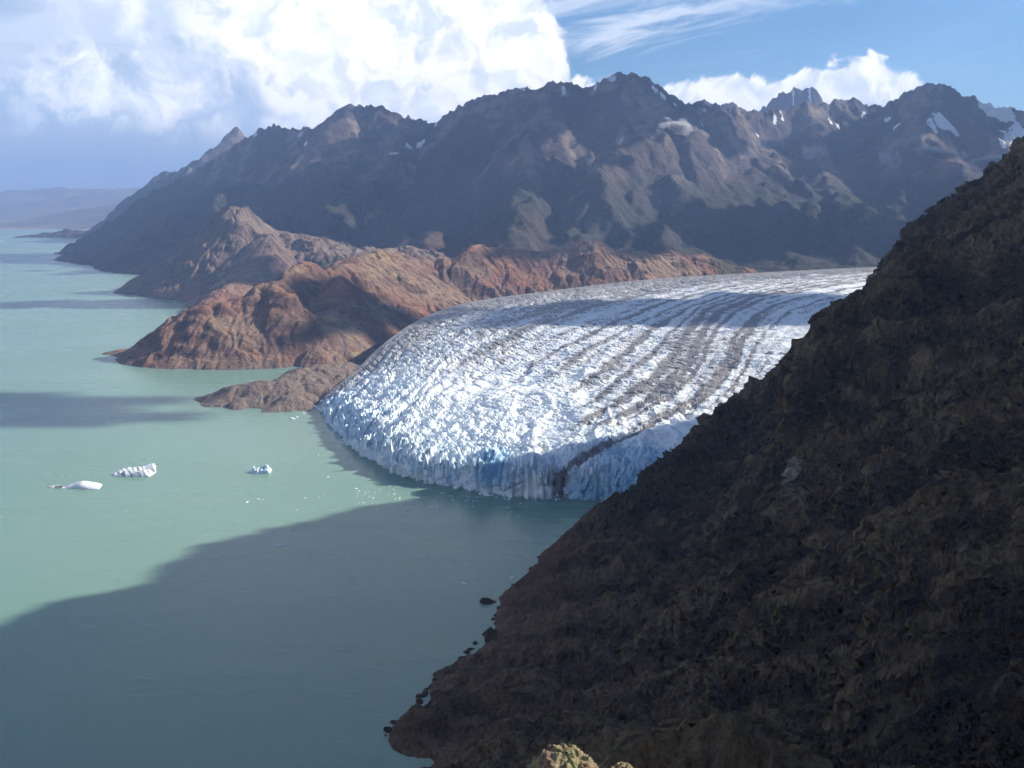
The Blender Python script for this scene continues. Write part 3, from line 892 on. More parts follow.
    dirt += 0.62 * np.exp(-((nvw - 4.05) / 0.36) ** 2) * (0.15 + 1.0 * patch) * sstep(a_m, 3000, 1200)
    dirt += 0.55 * np.exp(-((nvw - 4.75) / 0.16) ** 2) * (0.3 + 0.8 * patch) * sstep(a_m, 2200, 900) * sstep(a_m, 60, 300)
    dirt += 0.25 * np.exp(-((nvw - 5.5) / 0.35) ** 2) * patch * sstep(a_m, 1900, 700) * sstep(a_m, 150, 420)
    dirt += 0.50 * np.exp(-((nvw - 3.1) / 0.22) ** 2) * patch * sstep(a_m, 500, 1100)
    dirt += 0.50 * np.exp(-((nvw - 2.2) / 0.30) ** 2) * patch * sstep(a_m, 600, 1100)
    dirt += 0.50 * np.exp(-((nvw - 1.2) / 0.45) ** 2) * patch * sstep(a_m, 400, 1000)
    dirt += 1.0 * np.exp(-(b_m / 60.0) ** 2) * (0.4 + 0.7 * patch) + 0.85 * np.exp(-(b_m / 230.0) ** 2) * (0.30 + 0.75 * patch) * sstep(a_m, -20, 110)
    for nc, wd, am, a0 in ((1.55, 0.07, 0.5, 350), (2.45, 0.06, 0.55, 380), (2.85, 0.05, 0.5, 420), (3.3, 0.06, 0.6, 250), (3.62, 0.05, 0.6, 180), (3.9, 0.06, 0.7, 120), (4.2, 0.07, 0.75, 100), (4.42, 0.05, 0.6, 120), (4.86, 0.05, 0.6, 60), (5.35, 0.05, 0.45, 200)):
        cen = nc + 0.07 * fbm(a_m / 330, np.full_like(a_m, nc * 3.0), 251, 3)
        dirt += 1.35 * am * np.exp(-((nv - cen) / (wd * (0.8 + 0.5 * patch))) ** 2) * sstep(a_m, a0, a0 + 350) * (0.70 + 0.45 * patch)
    dirt += 0.20 * sstep(nv, 2.6, 1.0) * sstep(a_m, 90, 330) * (0.5 + 0.7 * patch)
    low = np.clip(0.74 - (0.7 * blk + 0.4 * fin), 0, 1)
    streak = fbm(a_m / 500 + 0.4 * fbm(X / 200, Y / 200, 237, 2), nv * 6, 217, 4)
    dirt = dirt * 0.86 + low * (0.95 * up + 0.18) * (0.8 + 0.9 * streak) + 0.14 * sstep(streak, -0.1, 0.4) * up + 0.04 * up
    crack = np.clip(1 - (f2 - f1) * 3.2, 0, 1) * np.clip(frontness * 1.2, 0, 1) * 0.7
    blue = crack * 0.6 + 0.10 * sstep(fbm(X / 160, Y / 160, 215, 3), 0.0, 0.4) + 0.26 * fr2
    # ice cliff down to the water
    nK = 26
    fx = np.gradient(X[-1]); fy = np.gradient(Y[-1])
    ln = np.hypot(fx, fy); ox_, oy_ = fy / ln, -fx / ln
    if ox_.mean() * (X[-1] - X[-60]).mean() + oy_.mean() * (Y[-1] - Y[-60]).mean() < 0:
        ox_, oy_ = -ox_, -oy_
    kern = np.ones(15) / 15
    ox_ = np.convolve(np.pad(ox_, 7, mode='edge'), kern, 'valid'); oy_ = np.convolve(np.pad(oy_, 7, mode='edge'), kern, 'valid')
    bb = b_m[-1]
    bay = 14 * fbm(bb / 75, bb * 0, 221, 3)
    flute = voronoi(bb / 15.0, bb * 0 + 0.5, 25)
    jag = bay + 9 * (flute[2] - 0.5) * np.clip((flute[1] - flute[0]) * 3, 0, 1) - 4 * np.clip(1 - (flute[1] - flute[0]) * 3, 0, 1)
    back = sstep(a_m, 130, 0)
    X = X + ox_[None] * jag[None] * back; Y = Y + oy_[None] * jag[None] * back
    rows = [np.stack([X, Y, Zs], -1)]
    top = Zs[-1]
    da, bl = [dirt], [blue]
    for k in range(1, nK + 1):
        f = k / nK
        z = top * (1 - f) - 3 * f
        v1 = voronoi(bb / 12.0 + 0.5 * fbm(bb / 14, z / 14, 231, 2), z / 13.0 + 0.3 + 0.4 * fbm(bb / 16, z / 16, 235, 2), 27)
        v2 = voronoi(bb / 5.0, z / 5.0, 28)
        o = (9.5 * (v1[2] - 0.5) * np.clip((v1[1] - v1[0]) * 4, 0, 1) - 2.5 * np.clip(1 - (v1[1] - v1[0]) * 4, 0, 1) + 2.0 * (v2[2] - 0.5)) * min(1, f * 5) + 3.0 * f + 4.0 * fbm(bb / 30, z / 30, 225, 3) * min(1, f * 4)
        rows.append(np.stack([X[-1] + ox_ * o, Y[-1] + oy_ * o, z], -1)[None])
        da.append((dirt[-1] * (0.9 - 0.35 * f))[None])
        pat = fbm(bb / 45, z / 60 + 3, 227, 3)
        bl.append((np.clip(0.06 + 0.8 * sstep(pat, 0.1, 0.5) * (0.4 + 0.6 * f) + 0.25 * (fbm(bb / 8, z / 30, 229, 2)), 0, 1))[None])
    V = np.concatenate(rows, 0)
    dirt = np.concatenate(da, 0); blue = np.concatenate(bl, 0)
    # strong blue ice at the calved recess and below the mountain
    for (px, py, r) in ((492, 474, 30), (485, 482, 18), (632, 484, 60), (590, 490, 40), (655, 478, 40)):
        q = front(px, 497)
        zc = CAM_H + ray(px, py)[1] * q[1]
        dd = np.hypot(V[..., 0] - q[0], (V[..., 2] - zc) * 1.4)
        near = (np.abs(V[..., 1] - q[1]) < 110)
        blue = np.maximum(blue, np.exp(-(dd / r) ** 2) * 1.0 * near)
    A = {'dirt': np.clip(dirt, 0, 1.2), 'blue': np.clip(blue, 0, 1)}
    me = make_mesh('glacier', V.reshape(-1, 3), grid_faces(V.shape[0], V.shape[1]), A, smooth=False)
    o = link('glacier', me, mat_ice())
    tag(o, 'broad white and blue crevassed glacier with dark debris bands calving into the lake', 'glacier')
    return V


# ------------------------------------------------------------------ dark mountainside on the right
def rbf(ctrl, X, Y):
    P = ctrl[:, :2]; z = ctrl[:, 2]
    n = len(P)
    def phi(r2):
        return np.sqrt(r2 + 60.0 ** 2)
    K = phi(((P[:, None] - P[None]) ** 2).sum(-1))
    T = np.hstack([np.ones((n, 1)), P / 1000])
    M = np.block([[K, T], [T.T, np.zeros((3, 3))]])
    w = np.linalg.solve(M, np.concatenate([z, np.zeros(3)]))
    H = w[n] + w[n + 1] * X / 1000 + w[n + 2] * Y / 1000
    for i in range(n):
        H = H + w[i] * phi((X - P[i, 0]) ** 2 + (Y - P[i, 1]) ** 2)
    return H


def cliff_height(X, Y):
    vis = [  # silhouette of the far spur
        (602, 508, 1300), (650, 484, 1245), (708, 434, 1190), (756, 410, 1160), (806, 386, 1120), (850, 345, 1090), (876, 318, 1060), (898, 288, 1040), (948, 250, 1020), (990, 212, 1000), (1030, 180, 990),
        # gully between the spur and the buttress
        (690, 500, 1060), (750, 470, 1000), (640, 560, 950), (700, 570, 920), (610, 640, 800), (670, 660, 740),
        # buttress rib
        (890, 315, 920), (846, 362, 880), (806, 405, 820), (795, 470, 770), (780, 530, 740), (745, 600, 705), (700, 680, 660), (650, 745, 610),
        # right of the rib
        (930, 300, 890), (1000, 260, 890), (860, 420, 770), (940, 420, 720), (1015, 400, 690), (880, 520, 660), (840, 600, 620), (780, 700, 560), (950, 560, 570), (1020, 520, 560),
        (900, 680, 500), (1000, 700, 440), (830, 765, 510), (960, 765, 415), (1030, 765, 370), (1060, 650, 430),
        # lower slope above the shore
        (560, 650, 800), (520, 690, 738), (600, 720, 660), (480, 740, 672), (560, 600, 910), (560, 560, 1030), (540, 625, 860), (592, 630, 820)]
    C = [at(*p) for p in vis]
    shore = [(592, 512, 1), (570, 530, 1), (545, 552, 1), (520, 580, 1), (502, 600, 1), (498, 625, 1), (478, 650, 1), (455, 662, 1), (432, 690, 1), (418, 710, 1), (392, 728, 1), (398, 748, 1), (430, 752, 1), (420, 775, 1)]
    C += [at_z(px, py, z) for px, py, z in shore]
    u = -0.26
    # under water in front of the shore
    for px, py, z in [(560, 515, -40), (520, 550, -40), (470, 600, -40), (440, 640, -40), (400, 690, -40), (360, 730, -40), (360, 770, -40), (600, 500, -14)]:
        C.append(at_z(px, py, z))
    hid = [(-150, 560, -25), (-60, 560, 25), (40, 520, 60), (-160, 400, 20), (0, 400, 115), (100, 380, 165), (300, 400, 330), (-250, 200, 60), (-60, 220, 190), (80, 220, 262), (0, 110, 300), (-30, 480, 60), (20, 600, 45),
           (-120, 60, 300), (0, 30, 368), (30, 60, 345), (0, 8, 388), (0, -60, 388), (-150, -150, 340), (60, 40, 360), (170, 40, 392), (270, 150, 415), (340, 300, 440), (150, 280, 190), (110, 200, 225), (180, 330, 185), (215, 380, 195), (60, 120, 290), (420, 520, 500), (600, 800, 610), (740, 1050, 715), (950, 1250, 760), (900, 1380, 640), (1000, 1500, 690), (1128, 1440, 800), (1500, 1750, 780),
           (600, 400, 430), (900, 700, 500), (1300, 1200, 560), (1700, 1500, 600), (400, 0, 330), (800, 200, 330), (1400, 700, 400),
           (480, 1250, 330), (620, 1150, 500), (330, 1400, 60), (600, 1500, 200), (520, 1650, 70), (900, 1800, 200), (820, 1950, 80), (1250, 2100, 220), (1100, 2300, 90), (1500, 2600, 110), (1700, 2200, 300), (200, 1380, -20), (250, 1330, 60)]
    C = np.vstack([np.array(C), np.array(hid, float)])
    H = rbf(C, X, Y)
    # rock ribs: a sharp far edge, easing off towards the near side
    for line, amp, wid in RIBS:
        P = rp(line)
        best = np.full(X.shape, 1e9); sgn = np.zeros(X.shape); tt = np.zeros(X.shape)
        for i, (a, b) in enumerate(zip(P[:-1], P[1:])):
            d = (b - a)[:2]
            t = ((X - a[0]) * d[0] + (Y - a[1]) * d[1]) / (d @ d)
            tc = np.clip(t, 0, 1)
            ex, ey = X - a[0] - tc * d[0], Y - a[1] - tc * d[1]
            dist = np.hypot(ex, ey)
            cr = d[0] * ey - d[1] * ex
            m = dist < best
            best = np.where(m, dist, best); sgn = np.where(m, np.sign(cr), sgn); tt = np.where(m, i + tc, tt)
        s = best * sgn + 9 * fbm(X / 28, Y / 28, 351, 4) + 16 * fbm(X / 90, Y / 90, 353, 3)
        ends = sstep(tt, 0, 0.8) * sstep(tt, len(P) - 1, len(P) - 1.8)
        H = H + amp * ends * sstep(s, -9, 5) * np.exp(-np.clip(s, 0, None) / wid)
    return H


RIBS = [([(862, 285, 920), (835, 345, 870), (802, 395, 825), (796, 470, 770), (785, 530, 740), (762, 590, 715), (720, 650, 690)], 52, 80),
        ([(900, 470, 700), (865, 530, 660), (828, 578, 640), (770, 655, 605), (690, 755, 565), (660, 800, 540)], 40, 60),
        ([(1010, 400, 690), (950, 480, 630), (905, 580, 570), (870, 690, 520), (850, 790, 480)], 34, 60),
        ([(960, 250, 930), (920, 330, 850), (880, 400, 780), (868, 460, 735)], 30, 45),
        ([(700, 440, 1180), (660, 520, 1080), (640, 590, 960), (625, 650, 850)], 20, 45)]


def build_cliff():
    # nearer ground gets a closer mesh: rows at growing distance from the viewpoint's ledge
    u = np.concatenate([np.linspace(-0.75, -0.18, 60)[:-1], np.linspace(-0.18, 0.60, 640)[:-1], np.linspace(0.60, 1.6, 110)])
    D = np.concatenate([np.geomspace(12, 330, 90)[:-1], np.geomspace(330, 1500, 700)[:-1], np.geomspace(1500, 2700, 70)])
    U, DD = np.meshgrid(u, D)
    X, Y = U * DD, DD
    H = cliff_height(X, Y)
    W1 = 50 * fbm(X / 130, Y / 130, 301, 4); W2 = 50 * fbm(X / 130, Y / 130, 302, 4)
    q0 = at_z(588, 628, 0)
    H = np.maximum(H, 7 - 0.004 * ((X - q0[0]) ** 2 + (Y - q0[1]) ** 2))
    land = sstep(H, -3, 12)
    hi = sstep(H, 10, 60)
    behind = sstep(X * 0.45 - Y * 0.89, -1400, -1150)      # fade the coarse relief on the glacier side
    land = land * sstep(DD, 20, 130)
    near = sstep(DD, 20, 130)
    C = 0.35 * X + 0.94 * Y                               # distance along the slope's contour lines
    H = H + land * hi * 26 * (ridged((C + W1) / 150, (H + W2) / 420, 311, 4, 0.5) - 0.55) * (0.3 + 0.7 * behind)
    H = H + near * (3.0 + 2.5 * hi) * fbm(X / 22, Y / 22, 315, 4)
    P = np.stack([X, Y, H], -1)
    # push the skin in and out along its normal: ledges, ribs and blocks on the steep faces
    def normals(P):
        a = np.gradient(P, axis=0); b = np.gradient(P, axis=1)
        n = np.cross(b, a)
        n /= np.linalg.norm(n, axis=-1, keepdims=True) + 1e-9
        n[n[..., 2] < 0] *= -1
        return n
    wv = 0.5 * vnoise3(P[..., 0] / 25, P[..., 1] / 25, P[..., 2] / 25, 341)
    rug = 0.40 + 0.60 * hi * sstep(fbm(X / 120, Y / 120, 361, 3), -0.45, 0.25)
    # ribs and gullies that run down the slope
    for sc, ln, amp, seed in ((70.0, 300.0, 27.0, 371), (30.0, 130.0, 15.0, 373), (12.0, 45.0, 6.0, 375)):
        n = normals(P)
        Cc = 0.35 * P[..., 0] + 0.94 * P[..., 1]
        d = ridged((Cc + 0.25 * P[..., 2]) / sc + 0.5 * fbm(X / (2 * sc), Y / (2 * sc), seed + 5, 3), P[..., 2] / ln + 0.3 * Cc / ln, seed, 3, 0.5) - 0.5
        P = P + n * (d * amp * land * (0.3 + 0.7 * hi) * np.clip((DD - 100) / 450, 0.5, 1))[..., None]
    # ledges: tilted steps with broken edges
    for per, amp, seed in ((44.0, 13.0, 391), (17.0, 5.0, 393)):
        n = normals(P)
        Cc = 0.35 * P[..., 0] + 0.94 * P[..., 1]
        ph = (P[..., 2] + 0.30 * Cc + per * 1.1 * fbm(X / (per * 2.2), Y / (per * 2.2), seed, 4)) / per
        fr = ph - np.floor(ph)
        stp = np.where(fr < 0.8, fr / 0.8, (1 - fr) / 0.2)
        P = P + n * ((0.45 - stp) * -amp * land * rug * np.clip((DD - 150) / 500, 0.38, 1))[..., None]
    for sc, amp, seed in ((23.0, 9.0, 333), (9.0, 4.0, 335)):
        n = normals(P)
        q = (P[..., 0] / (sc * 1.25) + wv, (P[..., 1] + 0.35 * P[..., 0]) / sc + wv, (P[..., 2] + 0.5 * P[..., 0]) / (sc * 2.0) + wv)
        f1, f2, idn = voronoi3(*q, seed)
        d = (idn - 0.5) * np.clip((f2 - f1) * 5, 0, 1) - 0.35 * np.clip(1 - (f2 - f1) * 5, 0, 1) + 0.35 * (0.6 - f1)
        P = P + n * (d * amp * land * rug * np.clip((DD - 150) / 500, 0.38, 1))[..., None]
    for sc, amp, seed in ((14.0, 2.2, 323), (5.0, 1.3, 325), (2.2, 0.8, 327)):
        n = normals(P)
        q = (P[..., 0] / sc, P[..., 1] / sc, P[..., 2] / (sc * 1.6))
        v = vnoise3(*q, seed)
        v2 = vnoise3(q[0] * 1.9 + 7, q[1] * 1.9, q[2] * 1.9, seed + 1)
        d = (1 - np.abs(v) * 2) * 0.7 + 0.4 * v2
        P = P + n * (d * amp * land)[..., None]
    H = P[..., 2]
    lo = fbm(X / 160, Y / 160, 331, 4)
    spur = np.exp(-(((X - 190) / 130) ** 2 + ((Y - 1130) / 150) ** 2))
    green = 0.9 * spur + 0.30 * sstep(lo, 0.0, 0.4) + 0.25 * sstep(H, 30, 120) * sstep(Y, 560, 800) * sstep(X, 300, 100)
    red = np.exp(-(((X - 30) / 90) ** 2 + ((Y - 1090) / 150) ** 2)) * 1.1 + 0.5 * sstep(H, 45, 5)
    ppx = 512 + F * P[..., 0] / (P[..., 1] * CT - (P[..., 2] - CAM_H) * ST)
    ppy = 384 - F * (P[..., 1] * ST + (P[..., 2] - CAM_H) * CT) / (P[..., 1] * CT - (P[..., 2] - CAM_H) * ST)
    sel = np.nonzero(((np.abs(ppx - 799) < 5) & (np.abs(ppy - 482) < 6)).ravel())[0]
    q = P.reshape(-1, 3)[sel[np.argmin(P[..., 1].ravel()[sel])]]           # where the pale scar sits on the rib
    pale = np.exp(-(((X - q[0] - 0.10 * (H - q[2])) / 6) ** 2 + ((H - q[2]) / 20) ** 2 + ((Y - q[1]) / 40) ** 2) ** 2)
    keep = H > -14
    V = np.stack([P[..., 0], P[..., 1], np.maximum(H, -14)], -1).reshape(-1, 3)
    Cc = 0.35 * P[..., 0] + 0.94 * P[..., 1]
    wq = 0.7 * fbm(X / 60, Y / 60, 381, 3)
    bare_rib_light = 0.6 * ridged(Cc / 70 + wq, H / 260 + 0.3 * wq, 383, 4, 0.55) + 0.4 * ridged(Cc / 24 + wq, H / 110, 385, 3, 0.55)  # downslope streaks: paler bare rock, standing in for rib and gully shading
    bare_rib_light = sstep(bare_rib_light, 0.38, 0.64)
    A = {'green': green, 'red': np.clip(red, 0, 1), 'pale': pale, 'bare_rib_light': bare_rib_light}
    V, Fq, A = compact(V, grid_faces(*X.shape, keep), A)
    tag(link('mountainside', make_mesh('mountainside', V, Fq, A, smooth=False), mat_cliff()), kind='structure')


# ------------------------------------------------------------------ clouds whose shadows cross the scene (above the frame)
def build_clouds():
    z0 = 2500.0
    cell = 45.0
    specs = CLOUD_SPOTS
    allV, allF, n0 = [], [], 0
    for ci, (gx, gy, gz, rx, ry, rot) in enumerate(specs):
        t = (z0 - gz) / SUNV[2]
        cx, cy = gx + SUNV[0] * t, gy + SUNV[1] * t
        r = max(rx, ry) * 1.35
        xs = np.arange(-r, r, cell)
        X, Y = np.meshgrid(xs, xs)
        c, s = math.cos(rot), math.sin(rot)
        a, b = (X * c + Y * s) / rx, (-X * s + Y * c) / ry
        f = 1 - np.hypot(a, b) + 0.7 * fbm((X + cx) / 420, (Y + cy) / 420, 401, 5) + 0.5 * fbm((X + cx) / 150, (Y + cy) / 150, 405, 3)
        keep = f > 0.02
        T = np.sqrt(np.clip(f, 0, 1)) * min(rx, ry) * 0.55
        zt = z0 + T * (0.8 + 0.6 * fbm((X + cx) / 200, (Y + cy) / 200, 403, 4))
        zb = z0 - T * 0.12
        Fq = grid_faces(*X.shape, keep)
        for Z, flip in ((zt, False), (zb, True)):
            Z = np.where(keep, Z, z0)
            V = np.stack([X + cx, Y + cy, Z], -1).reshape(-1, 3)
            v, q, _ = compact(V, Fq, {})
            allV.append(v); allF.append((q[:, ::-1] if flip else q) + n0); n0 += len(v)
    me = make_mesh('cloud_cover', np.vstack(allV), np.vstack(allF))
    o = link('clouds', me, mat_cloud())
    tag(o, kind='stuff')


# ground spots to be shaded: x, y, z of the middle of the shadow, its half-sizes and turn
CLOUD_SPOTS = [
    (-2300, 7200, 450, 1300, 620, 0.1), (-300, 6150, 780, 720, 420, 0.0), (700, 6000, 800, 820, 380, 0.0), (2700, 6500, 900, 700, 300, 0.1),
    (1400, 4650, 200, 1000, 300, 0.0), (-450, 5050, 420, 480, 330, 0.2), (560, 2730, 130, 820, 210, 0.12), (-1180, 1960, 0, 480, 80, 0.05), (-760, 1830, 0, 200, 50, 0.1), (-1500, 3900, 0, 500, 160, 0.0),
    (-550, 2750, 60, 300, 130, 0.3), (200, 3700, 200, 520, 160, 0.1)]


# ------------------------------------------------------------------ wisps of cloud hanging on the mountains
def build_wisps():
    import bmesh
    m = bpy.data.materials.new('thin_cloud'); m.use_nodes = True
    N = NT(m.node_tree)
    tc = N.n('ShaderNodeTexCoord').outputs['Object']
    r = N.n('ShaderNodeVectorMath', {0: tc}, operation='LENGTH').outputs['Value']
    oi = N.n('ShaderNodeObjectInfo').outputs['Random']
    pv = N.n('ShaderNodeVectorMath', {0: tc, 1: N.xyz(N.m('MULTIPLY', oi, 40.0), 0.0, 0.0)}, operation='ADD').outputs[0]
    n1 = N.noise(N.n('ShaderNodeMapping', {'Vector': pv, 'Scale': (1.3, 1.0, 0.8)}).outputs[0], 1.5, 5, 0.6, 0.4)
    d = N.m('ADD', N.m('SUBTRACT', 0.55, r), N.m('MULTIPLY', N.m('SUBTRACT', n1, 0.5), 2.2))
    d = N.m('MULTIPLY', N.ss(d, 0.0, 0.6), N.ss(r, 1.0, 0.7))
    dens = N.n('ShaderNodeAttribute', attribute_name='thick', attribute_type='OBJECT').outputs['Fac']
    v = N.n('ShaderNodeVolumePrincipled', {'Color': (0.95, 0.96, 1.0, 1), 'Density': N.m('MULTIPLY', d, dens), 'Anisotropy': 0.2})
    o = N.n('ShaderNodeOutputMaterial')
    N.t.links.new(v.outputs[0], o.inputs['Volume'])
    bm = bmesh.new()
    bmesh.ops.create_icosphere(bm, subdivisions=3, radius=1.0)
    me = bpy.data.meshes.new('cloud_wisp'); bm.to_mesh(me); bm.free()
    me.materials.append(m)
    for px, py, D, rx, rz, thick, tilt, lab in WISPS:
        o = bpy.data.objects.new('cloud_wisp', me)
        COL.objects.link(o)
        o.location = at(px, py, D); o.scale = (rx, 90, rz); o.rotation_euler = (0, tilt, 0)
        o['thick'] = thick
        tag(o, lab, 'cloud', 'small clouds hanging on the mountains')


WISPS = [(678, 126, 5150, 170, 58, 0.09, 0.12, 'small flat white cloud below the snowy middle peak'),
         (622, 138, 5150, 65, 90, 0.010, 0.4, 'faint upright wisp left of the small flat cloud'),
         (812, 153, 5000, 80, 60, 0.03, 0.3, 'thin pale wisp over the tan scree under the jagged peaks'),
         (888, 158, 5000, 100, 85, 0.03, -0.6, 'ragged grey-white wisp left of the bright cloud patch under the right-hand peak'),
         (940, 154, 5000, 210, 55, 0.12, 0.05, 'bright cloud patch on the slope under the right-hand peak'),
         (992, 162, 5000, 240, 46, 0.13, -0.08, 'long white cloud strip just above the dark mountainside edge')]


# ------------------------------------------------------------------ haze
def build_haze():
    x0, x1, y0, y1, z0, z1 = -32000, 32000, -6000, 36000, -21, 1540
    V = [(x0, y0, z0), (x1, y0, z0), (x1, y1, z0), (x0, y1, z0), (x0, y0, z1), (x1, y0, z1), (x1, y1, z1), (x0, y1, z1)]
    Fq = [(0, 3, 2, 1), (4, 5, 6, 7), (0, 1, 5, 4), (1, 2, 6, 5), (2, 3, 7, 6), (3, 0, 4, 7)]
    me = bpy.data.meshes.new('haze'); me.from_pydata(V, [], Fq)
    m = bpy.data.materials.new('haze'); m.use_nodes = True
    N = NT(m.node_tree)
    v = N.n('ShaderNodeVolumePrincipled', {'Color': (0.36, 0.55, 0.98, 1), 'Density': 5.6e-5, 'Anisotropy': 0.1})
    o = N.n('ShaderNodeOutputMaterial')
    N.t.links.new(v.outputs[0], o.inputs['Volume'])
    tag(link('haze', me, m), kind='stuff')


# ------------------------------------------------------------------ floating ice
def mat_berg(name, base, dark, stripes):
    m, N = new_mat(name)
    tc = N.n('ShaderNodeTexCoord').outputs['Object']
    n2 = N.noise(tc, 0.35, 6, 0.6)
    c = N.mix(N.ss(n2, 0.40, 0.65), base, dark)
    if stripes:
        w = N.n('ShaderNodeTexWave', {'Vector': N.n('ShaderNodeMapping', {'Vector': tc, 'Rotation': (0, 0, -0.95)}).outputs[0], 'Scale': 0.048, 'Distortion': 3.0, 'Detail': 3.0, 'Detail Scale': 1.5})
        c = N.mix(N.m('MULTIPLY', N.ss(w.outputs['Fac'], 0.60, 0.85), 0.85), c, (0.20, 0.26, 0.29))
    finish(N, c, 0.5, 0.3, n2, 0.6, 1.0)
    return m


def mound(nx, ny, hf):
    """A closed floating body over the unit square grid: hf(x, y) gives the height above water, below 0 it is cut at -1.5 m."""
    xs = np.linspace(-1, 1, nx); ys = np.linspace(-1, 1, ny)
    X, Y = np.meshgrid(xs, ys)
    x, y, z = hf(X, Y)
    keep = z > -1.2
    V = np.stack([x, y, np.maximum(z, -1.6)], -1).reshape(-1, 3)
    v, f, _ = compact(V, grid_faces(ny, nx, keep), {})
    return v, f


def berg(name, px, py, hf, mat, label, cat='iceberg', n=(120, 70), rot=0.0):
    v, f = mound(n[0], n[1], hf)
    o = link(name, make_mesh(name, v, f, smooth=False), mat)
    o.location = at_z(px, py, 0.0)
    o.rotation_euler = (0, 0, rot)
    return tag(o, label, cat)


def build_ice():
    white = mat_berg('berg_ice', (0.78, 0.79, 0.80), (0.62, 0.66, 0.69), False)
    striped = mat_berg('striped_ice', (0.84, 0.85, 0.86), (0.74, 0.78, 0.80), True)
    bluish = mat_berg('bluish_ice', (0.80, 0.86, 0.90), (0.30, 0.52, 0.62), False)
    dirty = mat_berg('dirty_ice', (0.55, 0.57, 0.57), (0.24, 0.25, 0.25), False)

    def f_a(X, Y):                                     # striped loaf, pointed at the left end
        x = X * 31; w = 15 * (0.55 + 0.45 * np.clip((X + 1.05) * 1.4, 0, 1))
        y = Y * w
        prof = np.clip(1 - np.abs(X) ** 3.0, 0, 1) ** 0.6 * np.clip(1 - np.abs(Y) ** 2.6, 0, 1) ** 0.6
        z = prof * (10.5 + 4.0 * X) * (0.85 + 0.3 * fbm(x / 9, y / 9, 501, 4)) - 0.9 + 1.7 * np.sin((x * 0.62 - y * 0.8) / 2.3) * prof
        return x, y, np.where(prof > 0.02, z, -3)
    o = berg('iceberg', 133, 474, f_a, striped, 'long white iceberg with dark diagonal stripes and a raised slab end', n=(150, 80))

    def f_slab(X, Y):
        x = X * 9; y = Y * 7
        prof = np.clip(1 - np.abs(X) ** 6, 0, 1) * np.clip(1 - np.abs(Y) ** 6, 0, 1)
        return x, y, prof ** 0.4 * (8.0 + 0.22 * x + 0.35 * y + 0.5 * fbm(x / 4, y / 4, 503, 3)) - 1.0
    v, f = mound(44, 36, f_slab)
    sl = link('raised_slab', make_mesh('raised_slab', v, f, smooth=False), white, o)
    sl.location = (22.5, 6.0, 4.0); sl.rotation_euler = (0, 0, 0.25)

    def f_b(X, Y):                                     # smooth tilted slab
        x = X * 24 * (1 - 0.1 * Y); y = Y * (7 + 5.5 * np.clip(X + 0.6, 0, 1))
        prof = np.clip(1 - np.abs(X) ** 3.2, 0, 1) ** 0.5 * np.clip(1 - np.abs(Y) ** 3.2, 0, 1) ** 0.5
        z = prof * (5.6 + 2.6 * np.exp(-((X + 0.1) / 0.35) ** 2) + 1.6 * Y + 0.6 * fbm(x / 8, y / 8, 505, 3)) - 0.7
        return x, y, z
    berg('iceberg', 84, 487, f_b, white, 'smooth flat white iceberg with rounded end, lower left of the striped one', n=(120, 60))

    def f_r(X, Y):
        x = X * 16; y = Y * 5
        z = 5.5 * ridged(x / 5, y / 4, 507, 3) * np.clip(1 - X ** 2, 0, 1) * np.clip(1 - Y ** 2, 0, 1) - 0.6
        return x, y, z
    berg('ice_rubble', 57, 487.5, f_r, dirty, 'low grey heap of dirty ice trailing left of the smooth flat iceberg', 'ice floe', n=(90, 40))

    def f_c(X, Y):
        x = X * 16; y = Y * 9
        prof = np.clip(1 - np.abs(X) ** 3, 0, 1) * np.clip(1 - np.abs(Y) ** 3, 0, 1)
        f1, f2, idn, ox, oy = voronoi(x / 6.0, y / 5.0, 509)
        z = prof ** 0.5 * (4.0 + 8.5 * idn * np.clip((f2 - f1) * 3, 0, 1) + 0.18 * x) - 0.9
        return x, y, z
    berg('iceberg', 260, 472, f_c, bluish, 'small chunky iceberg with a blue base, alone out on the open lake', n=(90, 54))

    # drifting fragments: one prototype, copied
    rng = np.random.default_rng(11)
    spots = [(247, 502, 3.2), (258, 499, 2.2), (263, 500, 1.6), (328, 477, 2.6), (322, 494, 2.6), (318, 497, 1.8), (305, 498, 2.2), (292, 530, 2.8), (281, 545, 3.6), (285, 544, 1.8), (297, 510, 1.6), (372, 498, 2.6), (369, 497, 1.6), (395, 499, 2.4), (399, 498, 2.8),
             (418, 498, 2.2), (381, 510, 2.6), (377, 509, 1.6), (410, 508, 2.6), (407, 510, 1.6), (402, 515, 3.2), (405, 516, 2.0), (430, 507, 3.0), (434, 508, 3.4), (437, 506, 2.4), (440, 507.5, 3.0), (444, 506.5, 2.6), (433, 506, 1.8), (466, 501, 2.0), (496, 497.5, 2.2),
             (505, 499, 2.6), (509, 498, 2.2), (502, 507, 1.8), (521, 503, 2.0), (467, 531, 3.0), (466, 533, 2.0), (464, 583, 2.6), (467, 584, 1.6), (438, 601, 1.8), (403, 616, 1.5), (512, 577, 2.6), (515, 575.5, 2.0), (510, 579, 1.6), (509, 499.5, 2.0), (556, 499.5, 2.6), (560, 499, 2.0), (602, 502, 3.0),
             (292, 419, 5.5), (297, 417, 4.0), (304, 413, 3.0), (341, 446, 3.0), (347, 459, 4.0), (352, 463, 3.0), (318, 455, 2.5), (480, 494, 4.5), (486, 495, 6.0), (491, 495, 4.0), (358, 470, 1.8), (389, 486, 1.6), (420, 490, 1.5), (450, 496, 1.8), (126, 512, 1.4), (205, 535, 1.3), (600, 499, 2.2), (585, 500, 1.8), (536, 500, 2.0)]
    for _ in range(60):
        t = rng.uniform(0, 1)
        spots.append((345 + 190 * t + rng.normal() * 22, 480 + 22 * t + abs(rng.normal()) * 14, rng.uniform(0.9, 2.0)))
    protos = []
